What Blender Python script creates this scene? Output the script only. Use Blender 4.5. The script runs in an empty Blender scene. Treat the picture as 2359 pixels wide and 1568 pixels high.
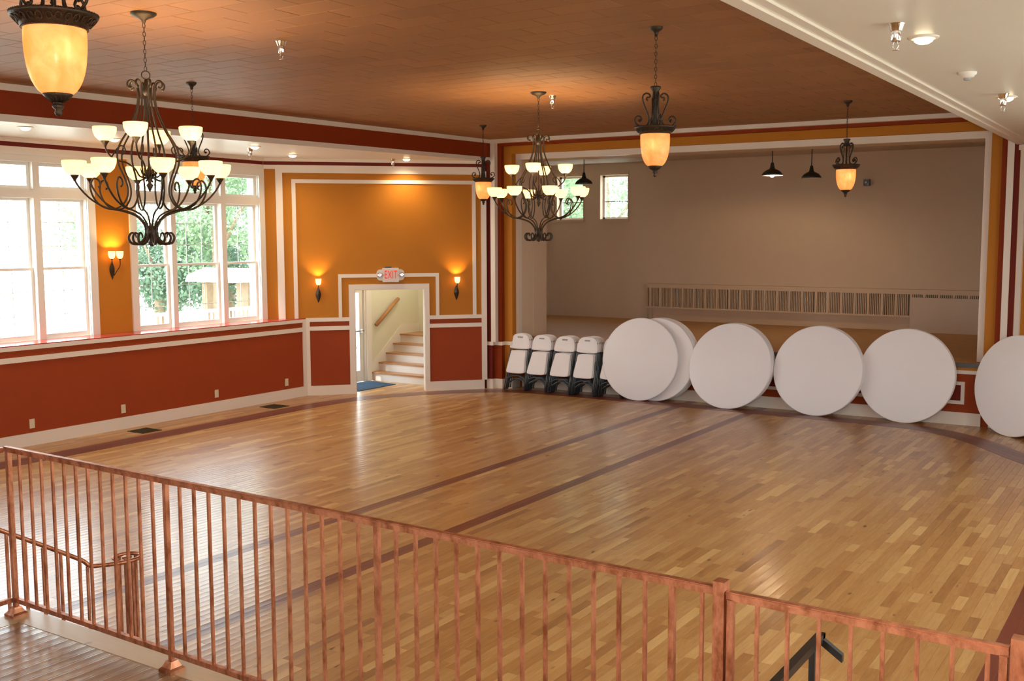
import bpy, math, random
from mathutils import Vector, Matrix
import numpy as np

random.seed(7)
R = math.radians
PI = math.pi
SC = bpy.context.scene
COL = SC.collection

# ------------------------------------------------------------------ camera, sky, exposure
F_PX, PITCH, YAW, ROLL = 2418.37, -0.0987, -0.5788, -0.0039
CAM = Vector((0.0, 0.0, 3.0))
fw = Vector((math.sin(YAW) * math.cos(PITCH), math.cos(YAW) * math.cos(PITCH), math.sin(PITCH)))
rt0 = Vector((math.cos(YAW), -math.sin(YAW), 0)); up0 = rt0.cross(fw)
rt = rt0 * math.cos(ROLL) + up0 * math.sin(ROLL)
up = -rt0 * math.sin(ROLL) + up0 * math.cos(ROLL)
cd = bpy.data.cameras.new('camera'); cam = bpy.data.objects.new('camera', cd); COL.objects.link(cam)
cam.matrix_world = Matrix(((rt.x, up.x, -fw.x, CAM.x), (rt.y, up.y, -fw.y, CAM.y), (rt.z, up.z, -fw.z, CAM.z), (0, 0, 0, 1)))
cd.sensor_width = 36; cd.sensor_fit = 'HORIZONTAL'; cd.lens = F_PX / 2359 * 36; cd.clip_end = 300; cd.clip_start = 0.05
SC.camera = cam

def px(P):
    d = Vector(P) - CAM; k = d.dot(fw)
    if k < 0.05: return None
    return (1179.5 + F_PX * d.dot(rt) / k, 784 - F_PX * d.dot(up) / k)
def px_area(cs):
    q = [px(c) for c in cs]
    if any(a is None for a in q): return 0
    cx = sum(a[0] for a in q) / len(q); cy = sum(a[1] for a in q) / len(q)
    if not (-10 < cx < 2369 and -10 < cy < 1578): return 0
    return abs(sum(q[i][0] * q[(i + 1) % len(q)][1] - q[(i + 1) % len(q)][0] * q[i][1] for i in range(len(q)))) / 2

SKY = 11.5
w = bpy.data.worlds.new('world'); SC.world = w; w.use_nodes = True
nt = w.node_tree; nt.nodes.clear()
o_ = nt.nodes.new('ShaderNodeOutputWorld'); b_ = nt.nodes.new('ShaderNodeBackground')
tc = nt.nodes.new('ShaderNodeTexCoord'); sx = nt.nodes.new('ShaderNodeSeparateXYZ'); rp = nt.nodes.new('ShaderNodeValToRGB')
nt.links.new(tc.outputs['Generated'], sx.inputs[0]); nt.links.new(sx.outputs['Z'], rp.inputs[0])
rp.color_ramp.elements[0].position = 0.0; rp.color_ramp.elements[0].color = (0.96, 0.98, 1.0, 1)
rp.color_ramp.elements[1].position = 0.8; rp.color_ramp.elements[1].color = (0.75, 0.86, 1.0, 1)
nt.links.new(rp.outputs[0], b_.inputs[0]); b_.inputs[1].default_value = SKY
nt.links.new(b_.outputs[0], o_.inputs[0])
sun_d = bpy.data.lights.new('sun', 'SUN'); sun_d.energy = 10.0; sun_d.angle = R(2); sun_d.color = (1, .95, .85)
sun = bpy.data.objects.new('sun', sun_d); COL.objects.link(sun); sun.rotation_euler = (R(28), R(-12), R(0)); sun.location = (0, -10, 30)
FLASH = 330.0
fl = bpy.data.lights.new('camera_flash', 'POINT'); fl.energy = FLASH; fl.shadow_soft_size = 0.05; fl.color = (1, .97, .93)
flo = bpy.data.objects.new('camera_flash', fl); COL.objects.link(flo); flo.location = (0.02, -0.02, 3.12)

SC.view_settings.view_transform = 'Standard'; SC.view_settings.look = 'None'
SC.view_settings.exposure = 0.0; SC.view_settings.gamma = 1.0; SC.view_settings.use_curve_mapping = False
SC.cycles.use_denoising = True
SC.cycles.max_bounces = 8; SC.cycles.diffuse_bounces = 5; SC.cycles.glossy_bounces = 4; SC.cycles.transparent_max_bounces = 12
SC.cycles.sample_clamp_indirect = 6.0; SC.cycles.caustics_reflective = False; SC.cycles.caustics_refractive = False

def portal(name, c, ux, uz, facing):
    """Cycles portal (guides sky light through a real window opening)"""
    l = bpy.data.lights.new(name, 'AREA'); l.shape = 'RECTANGLE'; l.size = ux; l.size_y = uz; l.cycles.is_portal = True
    o = bpy.data.objects.new(name, l); COL.objects.link(o); o.location = c
    o.rotation_euler = Vector(facing).to_track_quat('-Z', 'Y').to_euler()
    return o

# ------------------------------------------------------------------ materials
M = {}
def nodes_of(name):
    m = bpy.data.materials.new(name); m.use_nodes = True
    return m, m.node_tree.nodes, m.node_tree.links, m.node_tree.nodes['Principled BSDF']
def paint(name, c, rough=0.45, spec=0.4, var=0.04, scale=3.0, bump=0.0, bscale=120, metal=0.0, coat=0.0):
    m, N, L, b = nodes_of(name)
    tx = N.new('ShaderNodeTexCoord'); nz = N.new('ShaderNodeTexNoise'); nz.inputs['Scale'].default_value = scale; nz.inputs['Detail'].default_value = 4
    L.new(tx.outputs['Object'], nz.inputs['Vector'])
    mr = N.new('ShaderNodeMapRange'); mr.inputs['To Min'].default_value = 1 - var; mr.inputs['To Max'].default_value = 1 + var
    L.new(nz.outputs['Fac'], mr.inputs['Value'])
    mx = N.new('ShaderNodeVectorMath'); mx.operation = 'SCALE'; mx.inputs[0].default_value = c
    L.new(mr.outputs[0], mx.inputs['Scale']); L.new(mx.outputs[0], b.inputs['Base Color'])
    b.inputs['Roughness'].default_value = rough; b.inputs['Specular IOR Level'].default_value = spec; b.inputs['Metallic'].default_value = metal
    b.inputs['Coat Weight'].default_value = coat; b.inputs['Coat Roughness'].default_value = 0.15
    if bump:
        n2 = N.new('ShaderNodeTexNoise'); n2.inputs['Scale'].default_value = bscale; n2.inputs['Detail'].default_value = 3
        L.new(tx.outputs['Object'], n2.inputs['Vector'])
        bp = N.new('ShaderNodeBump'); bp.inputs['Strength'].default_value = bump; bp.inputs['Distance'].default_value = 0.004
        L.new(n2.outputs['Fac'], bp.inputs['Height']); L.new(bp.outputs[0], b.inputs['Normal'])
    M[name] = m
    return m
paint('white_trim', (0.80, 0.72, 0.63), 0.35, 0.5, 0.02)
paint('window_white', (0.78, 0.74, 0.68), 0.35, 0.5, 0.02)
paint('red_wall', (0.32, 0.052, 0.011), 0.6, 0.18, 0.04, bump=.15)
paint('dark_red', (0.17, 0.020, 0.012), 0.6, 0.18, 0.04, bump=.1)
paint('beam_red', (0.25, 0.036, 0.006), 0.6, 0.15, 0.04, bump=.15)
paint('orange_wall', (0.50, 0.190, 0.020), 0.6, 0.18, 0.04, bump=.15)
paint('sill_red', (0.45, 0.05, 0.04), 0.18, 0.5, 0.03)
paint('soffit', (0.76, 0.69, 0.60), 0.35, 0.45, 0.02, bump=.2, bscale=6)
paint('stage_wall', (0.68, 0.52, 0.38), 0.8, 0.2, 0.03, bump=.3, bscale=40)
paint('jamb_beige', (0.72, 0.57, 0.42), 0.6, 0.3, 0.03)
paint('hall_wall', (0.70, 0.68, 0.55), 0.6, 0.3, 0.02)
paint('stage_floor', (0.58, 0.34, 0.155), 0.6, 0.3, 0.12, scale=4)
paint('stage_ceiling', (0.62, 0.52, 0.45), 0.7, 0.2, 0.08)
paint('table_plastic', (0.87, 0.84, 0.84), 0.42, 0.4, 0.015, bump=.15, bscale=200)
paint('chair_plastic', (0.84, 0.81, 0.81), 0.4, 0.4, 0.02)
paint('grey_metal', (0.10, 0.11, 0.12), 0.38, 0.5, 0.1, metal=0.6)
paint('iron', (0.050, 0.034, 0.022), 0.40, 0.4, 0.35, scale=60, metal=0.55, bump=.5, bscale=150)
paint('dark_metal', (0.035, 0.035, 0.025), 0.35, 0.5, 0.1, metal=0.3)
paint('black_bar', (0.014, 0.012, 0.010), 0.3, 0.5, 0.1)
paint('chrome', (0.80, 0.79, 0.77), 0.12, 0.5, 0.02, metal=1.0)
paint('steel', (0.55, 0.55, 0.53), 0.3, 0.5, 0.02, metal=0.9)
paint('outlet', (0.72, 0.62, 0.45), 0.4, 0.4, 0.02)
paint('nosing', (0.10, 0.10, 0.105), 0.4, 0.4, 0.1)
paint('blue_mat', (0.045, 0.075, 0.115), 0.95, 0.1, 0.2, scale=40, bump=.8, bscale=300)
paint('vent_dark', (0.05, 0.04, 0.02), 0.5, 0.3, 0.1)
paint('exit_white', (0.78, 0.72, 0.68), 0.4, 0.4, 0.01)
paint('radiator', (0.68, 0.50, 0.35), 0.55, 0.3, 0.03)
paint('recess_dark', (0.40, 0.31, 0.23), 0.8, 0.2, 0.05)
paint('board_grey', (0.66, 0.52, 0.41), 0.7, 0.3, 0.03)
paint('ground', (0.46, 0.46, 0.38), 0.9, 0.1, 0.3, scale=.6)
paint('bark', (0.22, 0.15, 0.10), 0.9, 0.1, 0.3, scale=8)
paint('fence_white', (0.8, 0.8, 0.8), 0.6, 0.3, 0.02)
paint('roof_pale', (0.75, 0.75, 0.74), 0.7, 0.3, 0.05)
paint('slot_grey', (0.35, 0.34, 0.35), 0.6, 0.3, 0.02)
paint('oak_tread', (0.42, 0.20, 0.075), 0.3, 0.4, 0.15, scale=12)
paint('concrete_ext', (0.6, 0.6, 0.58), 0.8, 0.2, 0.1)

# copper painted rail: mottled
def copper():
    m, N, L, b = nodes_of('copper')
    tx = N.new('ShaderNodeTexCoord'); mp = N.new('ShaderNodeMapping'); mp.inputs['Scale'].default_value = (9, 9, 4)
    L.new(tx.outputs['Object'], mp.inputs[0]); nz = N.new('ShaderNodeTexNoise'); nz.inputs['Scale'].default_value = 2.2; nz.inputs['Detail'].default_value = 6; nz.inputs['Roughness'].default_value = .65
    L.new(mp.outputs[0], nz.inputs['Vector']); r = N.new('ShaderNodeValToRGB')
    r.color_ramp.elements[0].position = .34; r.color_ramp.elements[0].color = (0.27, 0.085, 0.030, 1)
    r.color_ramp.elements[1].position = .62; r.color_ramp.elements[1].color = (0.60, 0.255, 0.135, 1)
    L.new(nz.outputs['Fac'], r.inputs[0]); L.new(r.outputs[0], b.inputs['Base Color'])
    b.inputs['Metallic'].default_value = 0.80; b.inputs['Roughness'].default_value = 0.40
    bp = N.new('ShaderNodeBump'); bp.inputs['Strength'].default_value = .25; bp.inputs['Distance'].default_value = .002
    L.new(nz.outputs['Fac'], bp.inputs['Height']); L.new(bp.outputs[0], b.inputs['Normal']); M['copper'] = m
copper()

PW = 0.083            # plank width
X0 = -6.353           # one plank joint (edge of the dark centre stripe)
def wood(name, c_lo, c_hi, c_dark, rough, axis='X', origin=X0, pitch=PW, cup=1.0, coat=.35):
    m, N, L, b = nodes_of(name)
    ge = N.new('ShaderNodeNewGeometry'); at = N.new('ShaderNodeAttribute'); at.attribute_name = 'tone'
    sp = N.new('ShaderNodeSeparateXYZ'); L.new(ge.outputs['Position'], sp.inputs[0])
    se = N.new('ShaderNodeSeparateColor'); L.new(at.outputs['Color'], se.inputs[0])
    # grain coordinates, shifted per plank
    ad = N.new('ShaderNodeCombineXYZ')
    ml = N.new('ShaderNodeMath'); ml.operation = 'MULTIPLY_ADD'; L.new(se.outputs['Green'], ml.inputs[0]); ml.inputs[1].default_value = 37.0
    L.new(sp.outputs['X'], ml.inputs[2]); L.new(ml.outputs[0], ad.inputs['X'])
    m2 = N.new('ShaderNodeMath'); m2.operation = 'MULTIPLY_ADD'; L.new(se.outputs['Blue'], m2.inputs[0]); m2.inputs[1].default_value = 53.0
    L.new(sp.outputs['Y'], m2.inputs[2]); L.new(m2.outputs[0], ad.inputs['Y']); L.new(sp.outputs['Z'], ad.inputs['Z'])
    mp = N.new('ShaderNodeMapping'); mp.inputs['Scale'].default_value = (26, 2.6, 5) if axis == 'X' else (2.6, 26, 5)
    L.new(ad.outputs[0], mp.inputs[0])
    nz = N.new('ShaderNodeTexNoise'); nz.inputs['Scale'].default_value = 1.6; nz.inputs['Detail'].default_value = 6; nz.inputs['Roughness'].default_value = .6; nz.inputs['Distortion'].default_value = .6
    L.new(mp.outputs[0], nz.inputs['Vector'])
    # tone = plank tone + grain
    mx = N.new('ShaderNodeMath'); mx.operation = 'MULTIPLY_ADD'; L.new(nz.outputs['Fac'], mx.inputs[0]); mx.inputs[1].default_value = .55
    sb = N.new('ShaderNodeMath'); sb.operation = 'MULTIPLY_ADD'; L.new(se.outputs['Red'], sb.inputs[0]); sb.inputs[1].default_value = .75; sb.inputs[2].default_value = -.14
    L.new(sb.outputs[0], mx.inputs[2])
    r = N.new('ShaderNodeValToRGB'); L.new(mx.outputs[0], r.inputs[0])
    e = r.color_ramp.elements; e[0].position = 0.10; e[0].color = (*c_dark, 1); e[1].position = 0.95; e[1].color = (*c_hi, 1)
    e2 = r.color_ramp.elements.new(0.42); e2.color = (*c_lo, 1)
    # knots
    kn = N.new('ShaderNodeTexNoise'); kn.inputs['Scale'].default_value = 7; kn.inputs['Detail'].default_value = 1
    mk = N.new('ShaderNodeMapping'); mk.inputs['Scale'].default_value = (1.6, .7, 1); L.new(ad.outputs[0], mk.inputs[0]); L.new(mk.outputs[0], kn.inputs['Vector'])
    kr = N.new('ShaderNodeMapRange'); kr.inputs['From Min'].default_value = .73; kr.inputs['From Max'].default_value = .80; L.new(kn.outputs['Fac'], kr.inputs['Value'])
    km = N.new('ShaderNodeMix'); km.data_type = 'RGBA'; L.new(kr.outputs[0], km.inputs['Factor']); L.new(r.outputs[0], km.inputs['A']); km.inputs['B'].default_value = (*[v * .6 for v in c_dark], 1)
    L.new(km.outputs['Result'], b.inputs['Base Color'])
    # cupping of each board
    s1 = N.new('ShaderNodeMath'); s1.operation = 'SUBTRACT'; L.new(sp.outputs[axis], s1.inputs[0]); s1.inputs[1].default_value = origin
    s2 = N.new('ShaderNodeMath'); s2.operation = 'DIVIDE'; L.new(s1.outputs[0], s2.inputs[0]); s2.inputs[1].default_value = pitch
    s3 = N.new('ShaderNodeMath'); s3.operation = 'FRACT'; L.new(s2.outputs[0], s3.inputs[0])
    s4 = N.new('ShaderNodeMath'); s4.operation = 'SUBTRACT'; L.new(s3.outputs[0], s4.inputs[0]); s4.inputs[1].default_value = .5
    s5 = N.new('ShaderNodeMath'); s5.operation = 'MULTIPLY'; L.new(s4.outputs[0], s5.inputs[0]); L.new(s4.outputs[0], s5.inputs[1])
    bp = N.new('ShaderNodeBump'); bp.inputs['Strength'].default_value = 1.0; bp.inputs['Distance'].default_value = 0.0030 * cup
    L.new(s5.outputs[0], bp.inputs['Height'])
    n3 = N.new('ShaderNodeTexNoise'); n3.inputs['Scale'].default_value = 2.5; n3.inputs['Detail'].default_value = 2; L.new(ge.outputs['Position'], n3.inputs['Vector'])
    b2 = N.new('ShaderNodeBump'); b2.inputs['Strength'].default_value = .5; b2.inputs['Distance'].default_value = .004
    L.new(n3.outputs['Fac'], b2.inputs['Height']); L.new(bp.outputs[0], b2.inputs['Normal'])
    L.new(b2.outputs[0], b.inputs['Normal'])
    b.inputs['Roughness'].default_value = rough; b.inputs['Specular IOR Level'].default_value = .5
    b.inputs['Coat Weight'].default_value = coat; b.inputs['Coat Roughness'].default_value = .14; L.new(b2.outputs[0], b.inputs['Coat Normal'])
    M[name] = m
wood('oak_floor', (0.385, 0.182, 0.051), (0.64, 0.40, 0.150), (0.21, 0.080, 0.022), .34, cup=0.9, coat=.22)
wood('inlay_wood', (0.145, 0.030, 0.014), (0.20, 0.05, 0.022), (0.075, 0.016, 0.009), .34, coat=.08)
wood('platform_wood', (0.26, 0.15, 0.070), (0.42, 0.27, 0.14), (0.13, 0.065, 0.03), .26, origin=-6.0)
wood('nosing_wood', (0.50, 0.34, 0.18), (0.60, 0.44, 0.26), (0.36, 0.22, 0.10), .35, axis='Y', origin=3.4, pitch=1.0, cup=.0, coat=.2)

def tile_mat():
    m, N, L, b = nodes_of('ceiling_tile')
    at = N.new('ShaderNodeAttribute'); at.attribute_name = 'tone'; se = N.new('ShaderNodeSeparateColor'); L.new(at.outputs['Color'], se.inputs[0])
    ge = N.new('ShaderNodeNewGeometry'); nz = N.new('ShaderNodeTexNoise'); nz.inputs['Scale'].default_value = 90; nz.inputs['Detail'].default_value = 3
    L.new(ge.outputs['Position'], nz.inputs['Vector'])
    a = N.new('ShaderNodeMath'); a.operation = 'ADD'; L.new(se.outputs['Red'], a.inputs[0]); L.new(nz.outputs['Fac'], a.inputs[1])
    mr = N.new('ShaderNodeMapRange'); mr.inputs['From Max'].default_value = 2; mr.inputs['To Min'].default_value = .86; mr.inputs['To Max'].default_value = 1.14; L.new(a.outputs[0], mr.inputs['Value'])
    mx = N.new('ShaderNodeVectorMath'); mx.operation = 'SCALE'; mx.inputs[0].default_value = (0.32, 0.145, 0.058); L.new(mr.outputs[0], mx.inputs['Scale']); L.new(mx.outputs[0], b.inputs['Base Color'])
    b.inputs['Roughness'].default_value = .55; b.inputs['Specular IOR Level'].default_value = .35
    bp = N.new('ShaderNodeBump'); bp.inputs['Strength'].default_value = .35; bp.inputs['Distance'].default_value = .003; L.new(nz.outputs['Fac'], bp.inputs['Height']); L.new(bp.outputs[0], b.inputs['Normal'])
    M['ceiling_tile'] = m
tile_mat()

def shade_glass(name, col, trans=.75, glow=0.0):
    m = bpy.data.materials.new(name); m.use_nodes = True; N = m.node_tree.nodes; L = m.node_tree.links; N.clear()
    out = N.new('ShaderNodeOutputMaterial'); tr = N.new('ShaderNodeBsdfTranslucent'); pr = N.new('ShaderNodeBsdfPrincipled'); mx = N.new('ShaderNodeMixShader')
    tx = N.new('ShaderNodeTexCoord'); nz = N.new('ShaderNodeTexNoise'); nz.inputs['Scale'].default_value = 9; nz.inputs['Detail'].default_value = 5; nz.inputs['Distortion'].default_value = 1.2
    L.new(tx.outputs['Object'], nz.inputs['Vector'])
    r = N.new('ShaderNodeValToRGB'); r.color_ramp.elements[0].position = .35; r.color_ramp.elements[1].position = .68
    r.color_ramp.elements[0].color = (col[0], col[1] * .78, col[2] * .62, 1); r.color_ramp.elements[1].color = (*col, 1)
    L.new(nz.outputs['Fac'], r.inputs[0]); L.new(r.outputs[0], tr.inputs[0]); L.new(r.outputs[0], pr.inputs['Base Color'])
    pr.inputs['Roughness'].default_value = .22
    pr.inputs['Emission Color'].default_value = (1.0, .72, .27, 1); pr.inputs['Emission Strength'].default_value = glow * 1.1 / (1 - trans)
    mx.inputs[0].default_value = 1 - trans; L.new(tr.outputs[0], mx.inputs[1]); L.new(pr.outputs[0], mx.inputs[2]); L.new(mx.outputs[0], out.inputs[0])
    M[name] = m
shade_glass('amber_glass', (1.0, 0.78, 0.55), .76)
shade_glass('cream_glass', (1.0, 0.88, 0.66), .8, 1.25)
def emit(name, col, s):
    m, N, L, b = nodes_of(name); b.inputs['Base Color'].default_value = (*col, 1); b.inputs['Emission Color'].default_value = (*col, 1); b.inputs['Emission Strength'].default_value = s; M[name] = m
emit('lamp_lens', (1.0, .82, .52), 9.0)
emit('exit_red', (0.9, .03, .01), .35)
emit('sensor_red', (1.0, .03, .02), 2.0)
def glass():
    m = bpy.data.materials.new('pane_glass'); m.use_nodes = True; N = m.node_tree.nodes; L = m.node_tree.links; N.clear()
    out = N.new('ShaderNodeOutputMaterial'); t = N.new('ShaderNodeBsdfTransparent'); t.inputs[0].default_value = (.95, .98, .97, 1)
    g = N.new('ShaderNodeBsdfGlossy'); g.inputs['Roughness'].default_value = .02; lw = N.new('ShaderNodeLayerWeight'); lw.inputs[0].default_value = .5; pw_ = N.new('ShaderNodeMath'); pw_.operation = 'POWER'; pw_.inputs[1].default_value = 4.0
    L.new(lw.outputs['Facing'], pw_.inputs[0]); fr = N.new('ShaderNodeMapRange'); fr.inputs['To Min'].default_value = .025; fr.inputs['To Max'].default_value = .6; L.new(pw_.outputs[0], fr.inputs['Value'])
    mx = N.new('ShaderNodeMixShader'); L.new(fr.outputs[0], mx.inputs[0]); L.new(t.outputs[0], mx.inputs[1]); L.new(g.outputs[0], mx.inputs[2]); L.new(mx.outputs[0], out.inputs[0]); M['pane_glass'] = m
glass()
def leafmat(name, c):
    m = bpy.data.materials.new(name); m.use_nodes = True; N = m.node_tree.nodes; L = m.node_tree.links; N.clear()
    out = N.new('ShaderNodeOutputMaterial'); d = N.new('ShaderNodeBsdfDiffuse'); t = N.new('ShaderNodeBsdfTranslucent'); mx = N.new('ShaderNodeMixShader'); mx.inputs[0].default_value = .45
    ge = N.new('ShaderNodeNewGeometry'); nz = N.new('ShaderNodeTexNoise'); nz.inputs['Scale'].default_value = 1.5; L.new(ge.outputs['Position'], nz.inputs['Vector'])
    r = N.new('ShaderNodeValToRGB'); r.color_ramp.elements[0].position = .3; r.color_ramp.elements[1].position = .7
    r.color_ramp.elements[0].color = (c[0] * .55, c[1] * .6, c[2] * .6, 1); r.color_ramp.elements[1].color = (*c, 1)
    L.new(nz.outputs['Fac'], r.inputs[0]); L.new(r.outputs[0], d.inputs[0]); L.new(r.outputs[0], t.inputs[0])
    L.new(d.outputs[0], mx.inputs[1]); L.new(t.outputs[0], mx.inputs[2]); L.new(mx.outputs[0], out.inputs[0]); M[name] = m
leafmat('leaf', (0.27, 0.36, 0.21)); leafmat('leaf_dark', (0.17, 0.24, 0.16))

# ------------------------------------------------------------------ mesh helpers
def V(*a): return Vector(a)
class MB:
    def __init__(s): s.v = []; s.f = []; s.sm = []
    def add(s, vs, fs, smooth=False):
        k = len(s.v); s.v += [tuple(a) for a in vs]; s.f += [tuple(i + k for i in f) for f in fs]; s.sm += [smooth] * len(fs); return s
    def obox(s, o, a, b, c):
        """box with corner o and edge vectors a,b,c"""
        o, a, b, c = Vector(o), Vector(a), Vector(b), Vector(c)
        if a.cross(b).dot(c) < 0: a, b = b, a
        vs = [o, o + a, o + a + b, o + b, o + c, o + a + c, o + a + b + c, o + b + c]
        return s.add(vs, [(0, 3, 2, 1), (4, 5, 6, 7), (0, 1, 5, 4), (1, 2, 6, 5), (2, 3, 7, 6), (3, 0, 4, 7)])
    def box(s, x0, x1, y0, y1, z0, z1): return s.obox((x0, y0, z0), (x1 - x0, 0, 0), (0, y1 - y0, 0), (0, 0, z1 - z0))
    def fbox(s, fr, u0, u1, z0, z1, w0, w1):
        o, u, n = fr; return s.obox(o + u * u0 + n * w0 + V(0, 0, z0), u * (u1 - u0), n * (w1 - w0), V(0, 0, z1 - z0))
    def tube(s, pts, r, n=8, caps=True, flat=1.0):
        pts = [Vector(p) for p in pts]; k = len(pts); rs = r if hasattr(r, '__len__') else [r] * k
        t = [(pts[min(i + 1, k - 1)] - pts[max(i - 1, 0)]).normalized() for i in range(k)]
        ref = V(0, 0, 1) if abs(t[0].z) < .9 else V(1, 0, 0)
        nn = (ref - t[0] * ref.dot(t[0])).normalized(); vs = []
        for i in range(k):
            nn = (nn - t[i] * nn.dot(t[i])).normalized(); bb = t[i].cross(nn)
            for j in range(n):
                a = 2 * PI * j / n + (PI / 4 if n == 4 else 0); vs.append(pts[i] + (nn * math.cos(a) + bb * math.sin(a) * flat) * rs[i])
        fs = [(i * n + j, i * n + (j + 1) % n, (i + 1) * n + (j + 1) % n, (i + 1) * n + j) for i in range(k - 1) for j in range(n)]
        s.add(vs, fs, n > 4)
        if caps: s.add([], []); b = len(s.v) - len(vs); s.f += [tuple(b + j for j in reversed(range(n))), tuple(b + (k - 1) * n + j for j in range(n))]; s.sm += [False, False]
        return s
    def lathe(s, prof, n=24, c=(0, 0, 0), smooth=True, ax=None):
        c = Vector(c); vs = []
        if ax is None: X, Y, Z = V(1, 0, 0), V(0, 1, 0), V(0, 0, 1)
        else:
            Z = Vector(ax).normalized(); X = Z.orthogonal().normalized(); Y = Z.cross(X)
        for r, z in prof:
            for j in range(n):
                a = 2 * PI * j / n; vs.append(c + X * (r * math.cos(a)) + Y * (r * math.sin(a)) + Z * z)
        k = len(prof)
        return s.add(vs, [(i * n + j, i * n + (j + 1) % n, (i + 1) * n + (j + 1) % n, (i + 1) * n + j) for i in range(k - 1) for j in range(n)], smooth)
    def prism(s, poly, o, a, b, c):
        """polygon (p,q) in plane a,b extruded along c"""
        o, a, b, c = Vector(o), Vector(a), Vector(b), Vector(c); n = len(poly)
        area = sum(poly[i][0] * poly[(i + 1) % n][1] - poly[(i + 1) % n][0] * poly[i][1] for i in range(n))
        if (area > 0) == (a.cross(b).dot(c) < 0): poly = list(reversed(poly))
        lo = [o + a * p + b * q for p, q in poly]; hi = [v + c for v in lo]
        return s.add(lo + hi, [tuple(reversed(range(n))), tuple(range(n, 2 * n))] + [(i, (i + 1) % n, n + (i + 1) % n, n + i) for i in range(n)])
    def build(s, name, mat, parent=None, tone=None, world=True):
        me = bpy.data.meshes.new(name); vs = s.v
        if parent is not None and world:
            L0 = parent_loc(parent); vs = [(a[0] - L0.x, a[1] - L0.y, a[2] - L0.z) for a in vs]
        me.from_pydata(vs, [], s.f); me.polygons.foreach_set('use_smooth', s.sm)
        if tone is not None:
            at = me.color_attributes.new('tone', 'FLOAT_COLOR', 'CORNER')
            at.data.foreach_set('color', np.array(tone, dtype=np.float32).ravel() if len(tone) > 4 else np.tile(np.array([*tone, 1][:4], dtype=np.float32), len(me.loops)))
        me.materials.append(M[mat] if isinstance(mat, str) else mat)
        o = bpy.data.objects.new(name, me); COL.objects.link(o)
        if parent is not None: o.parent = parent
        return o
def parent_loc(p):
    L = Vector((0, 0, 0))
    while p is not None: L += p.location; p = p.parent
    return L
def tag(o, label=None, cat=None, group=None, kind=None):
    if label: o['label'] = label
    if cat: o['category'] = cat
    if group: o['group'] = group
    if kind: o['kind'] = kind
    return o
def empty(name, loc=(0, 0, 0), rot=(0, 0, 0), **k):
    e = bpy.data.objects.new(name, None); e.empty_display_size = .2; e.location = loc; e.rotation_euler = rot; COL.objects.link(e); return tag(e, **k)
def struct(o): o['kind'] = 'structure'; return o
def frame(p, q):
    p, q = V(p[0], p[1], 0), V(q[0], q[1], 0); u = (q - p).normalized(); return (p, u, V(u.y, -u.x, 0))
def wallgrid(mb, fr, u0, u1, z0, z1, holes, w0, w1):
    us = sorted({u0, u1, *[min(max(h[k], u0), u1) for h in holes for k in (0, 1)]}); zs = sorted({z0, z1, *[min(max(h[k], z0), z1) for h in holes for k in (2, 3)]})
    for i in range(len(us) - 1):
        run = None
        for j in range(len(zs) - 1):
            um, zm = (us[i] + us[i + 1]) / 2, (zs[j] + zs[j + 1]) / 2
            if any(h[0] < um < h[1] and h[2] < zm < h[3] for h in holes):
                if run is not None: mb.fbox(fr, us[i], us[i + 1], run, zs[j], w0, w1); run = None
            elif run is None: run = zs[j]
        if run is not None: mb.fbox(fr, us[i], us[i + 1], run, z1, w0, w1)
    return mb
def spline(P, n=5):
    P = [Vector(p) for p in P]; out = []
    for i in range(len(P) - 1):
        a, b, c, d = P[max(i - 1, 0)], P[i], P[i + 1], P[min(i + 2, len(P) - 1)]
        for k in range(n):
            t = k / n; out.append(.5 * ((2 * b) + (c - a) * t + (2 * a - 5 * b + 4 * c - d) * t * t + (3 * b - a - 3 * c + d) * t ** 3))
    return out + [P[-1]]
def copy_tree(o, parent=None):
    c = o.copy(); COL.objects.link(c); c.parent = parent
    for ch in KIDS.get(o.name, []): copy_tree(ch, c)
    return c
KIDS = {}
def index_kids():
    KIDS.clear()
    for o in bpy.data.objects:
        if o.parent: KIDS.setdefault(o.parent.name, []).append(o)
_tn = [0]
def trim(mb, mat='white_trim'):
    _tn[0] += 1; return struct(mb.build('trim_%d' % _tn[0], mat))
def ringstrip(fr, u0, u1, z0, z1, t, w=.022, bottom=True, mat='white_trim'):
    m = MB(); m.fbox(fr, u0, u0 + t, z0, z1, 0, w); m.fbox(fr, u1 - t, u1, z0, z1, 0, w); m.fbox(fr, u0 + t, u1 - t, z1 - t, z1, 0, w)
    if bottom: m.fbox(fr, u0 + t, u1 - t, z0, z0 + t, 0, w)
    return trim(m, mat)

# ------------------------------------------------------------------ dimensions
ZC = 4.871; ZS = 4.46; ZSR = 4.38
XL = -11.98; XR = -2.35
YB = -4.0                       # rear wall of the hall
FL = frame((-14.113, 0), (-14.113, 10)); FW_ = frame((-14.60, 0), (-14.60, 10))
FD = frame((-14.1127, 14.4539), (-11.7775, 16.972))
FS = frame((-11.75, 17.08), (-2.40, 17.56)); SL = 9.362
FR45 = frame((-2.32, 17.55), (0.6, 14.63))
FRW = frame((0.6, 14.63), (0.6, 0))
FBK = frame((0.6, YB), (-14.2, YB))

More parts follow.
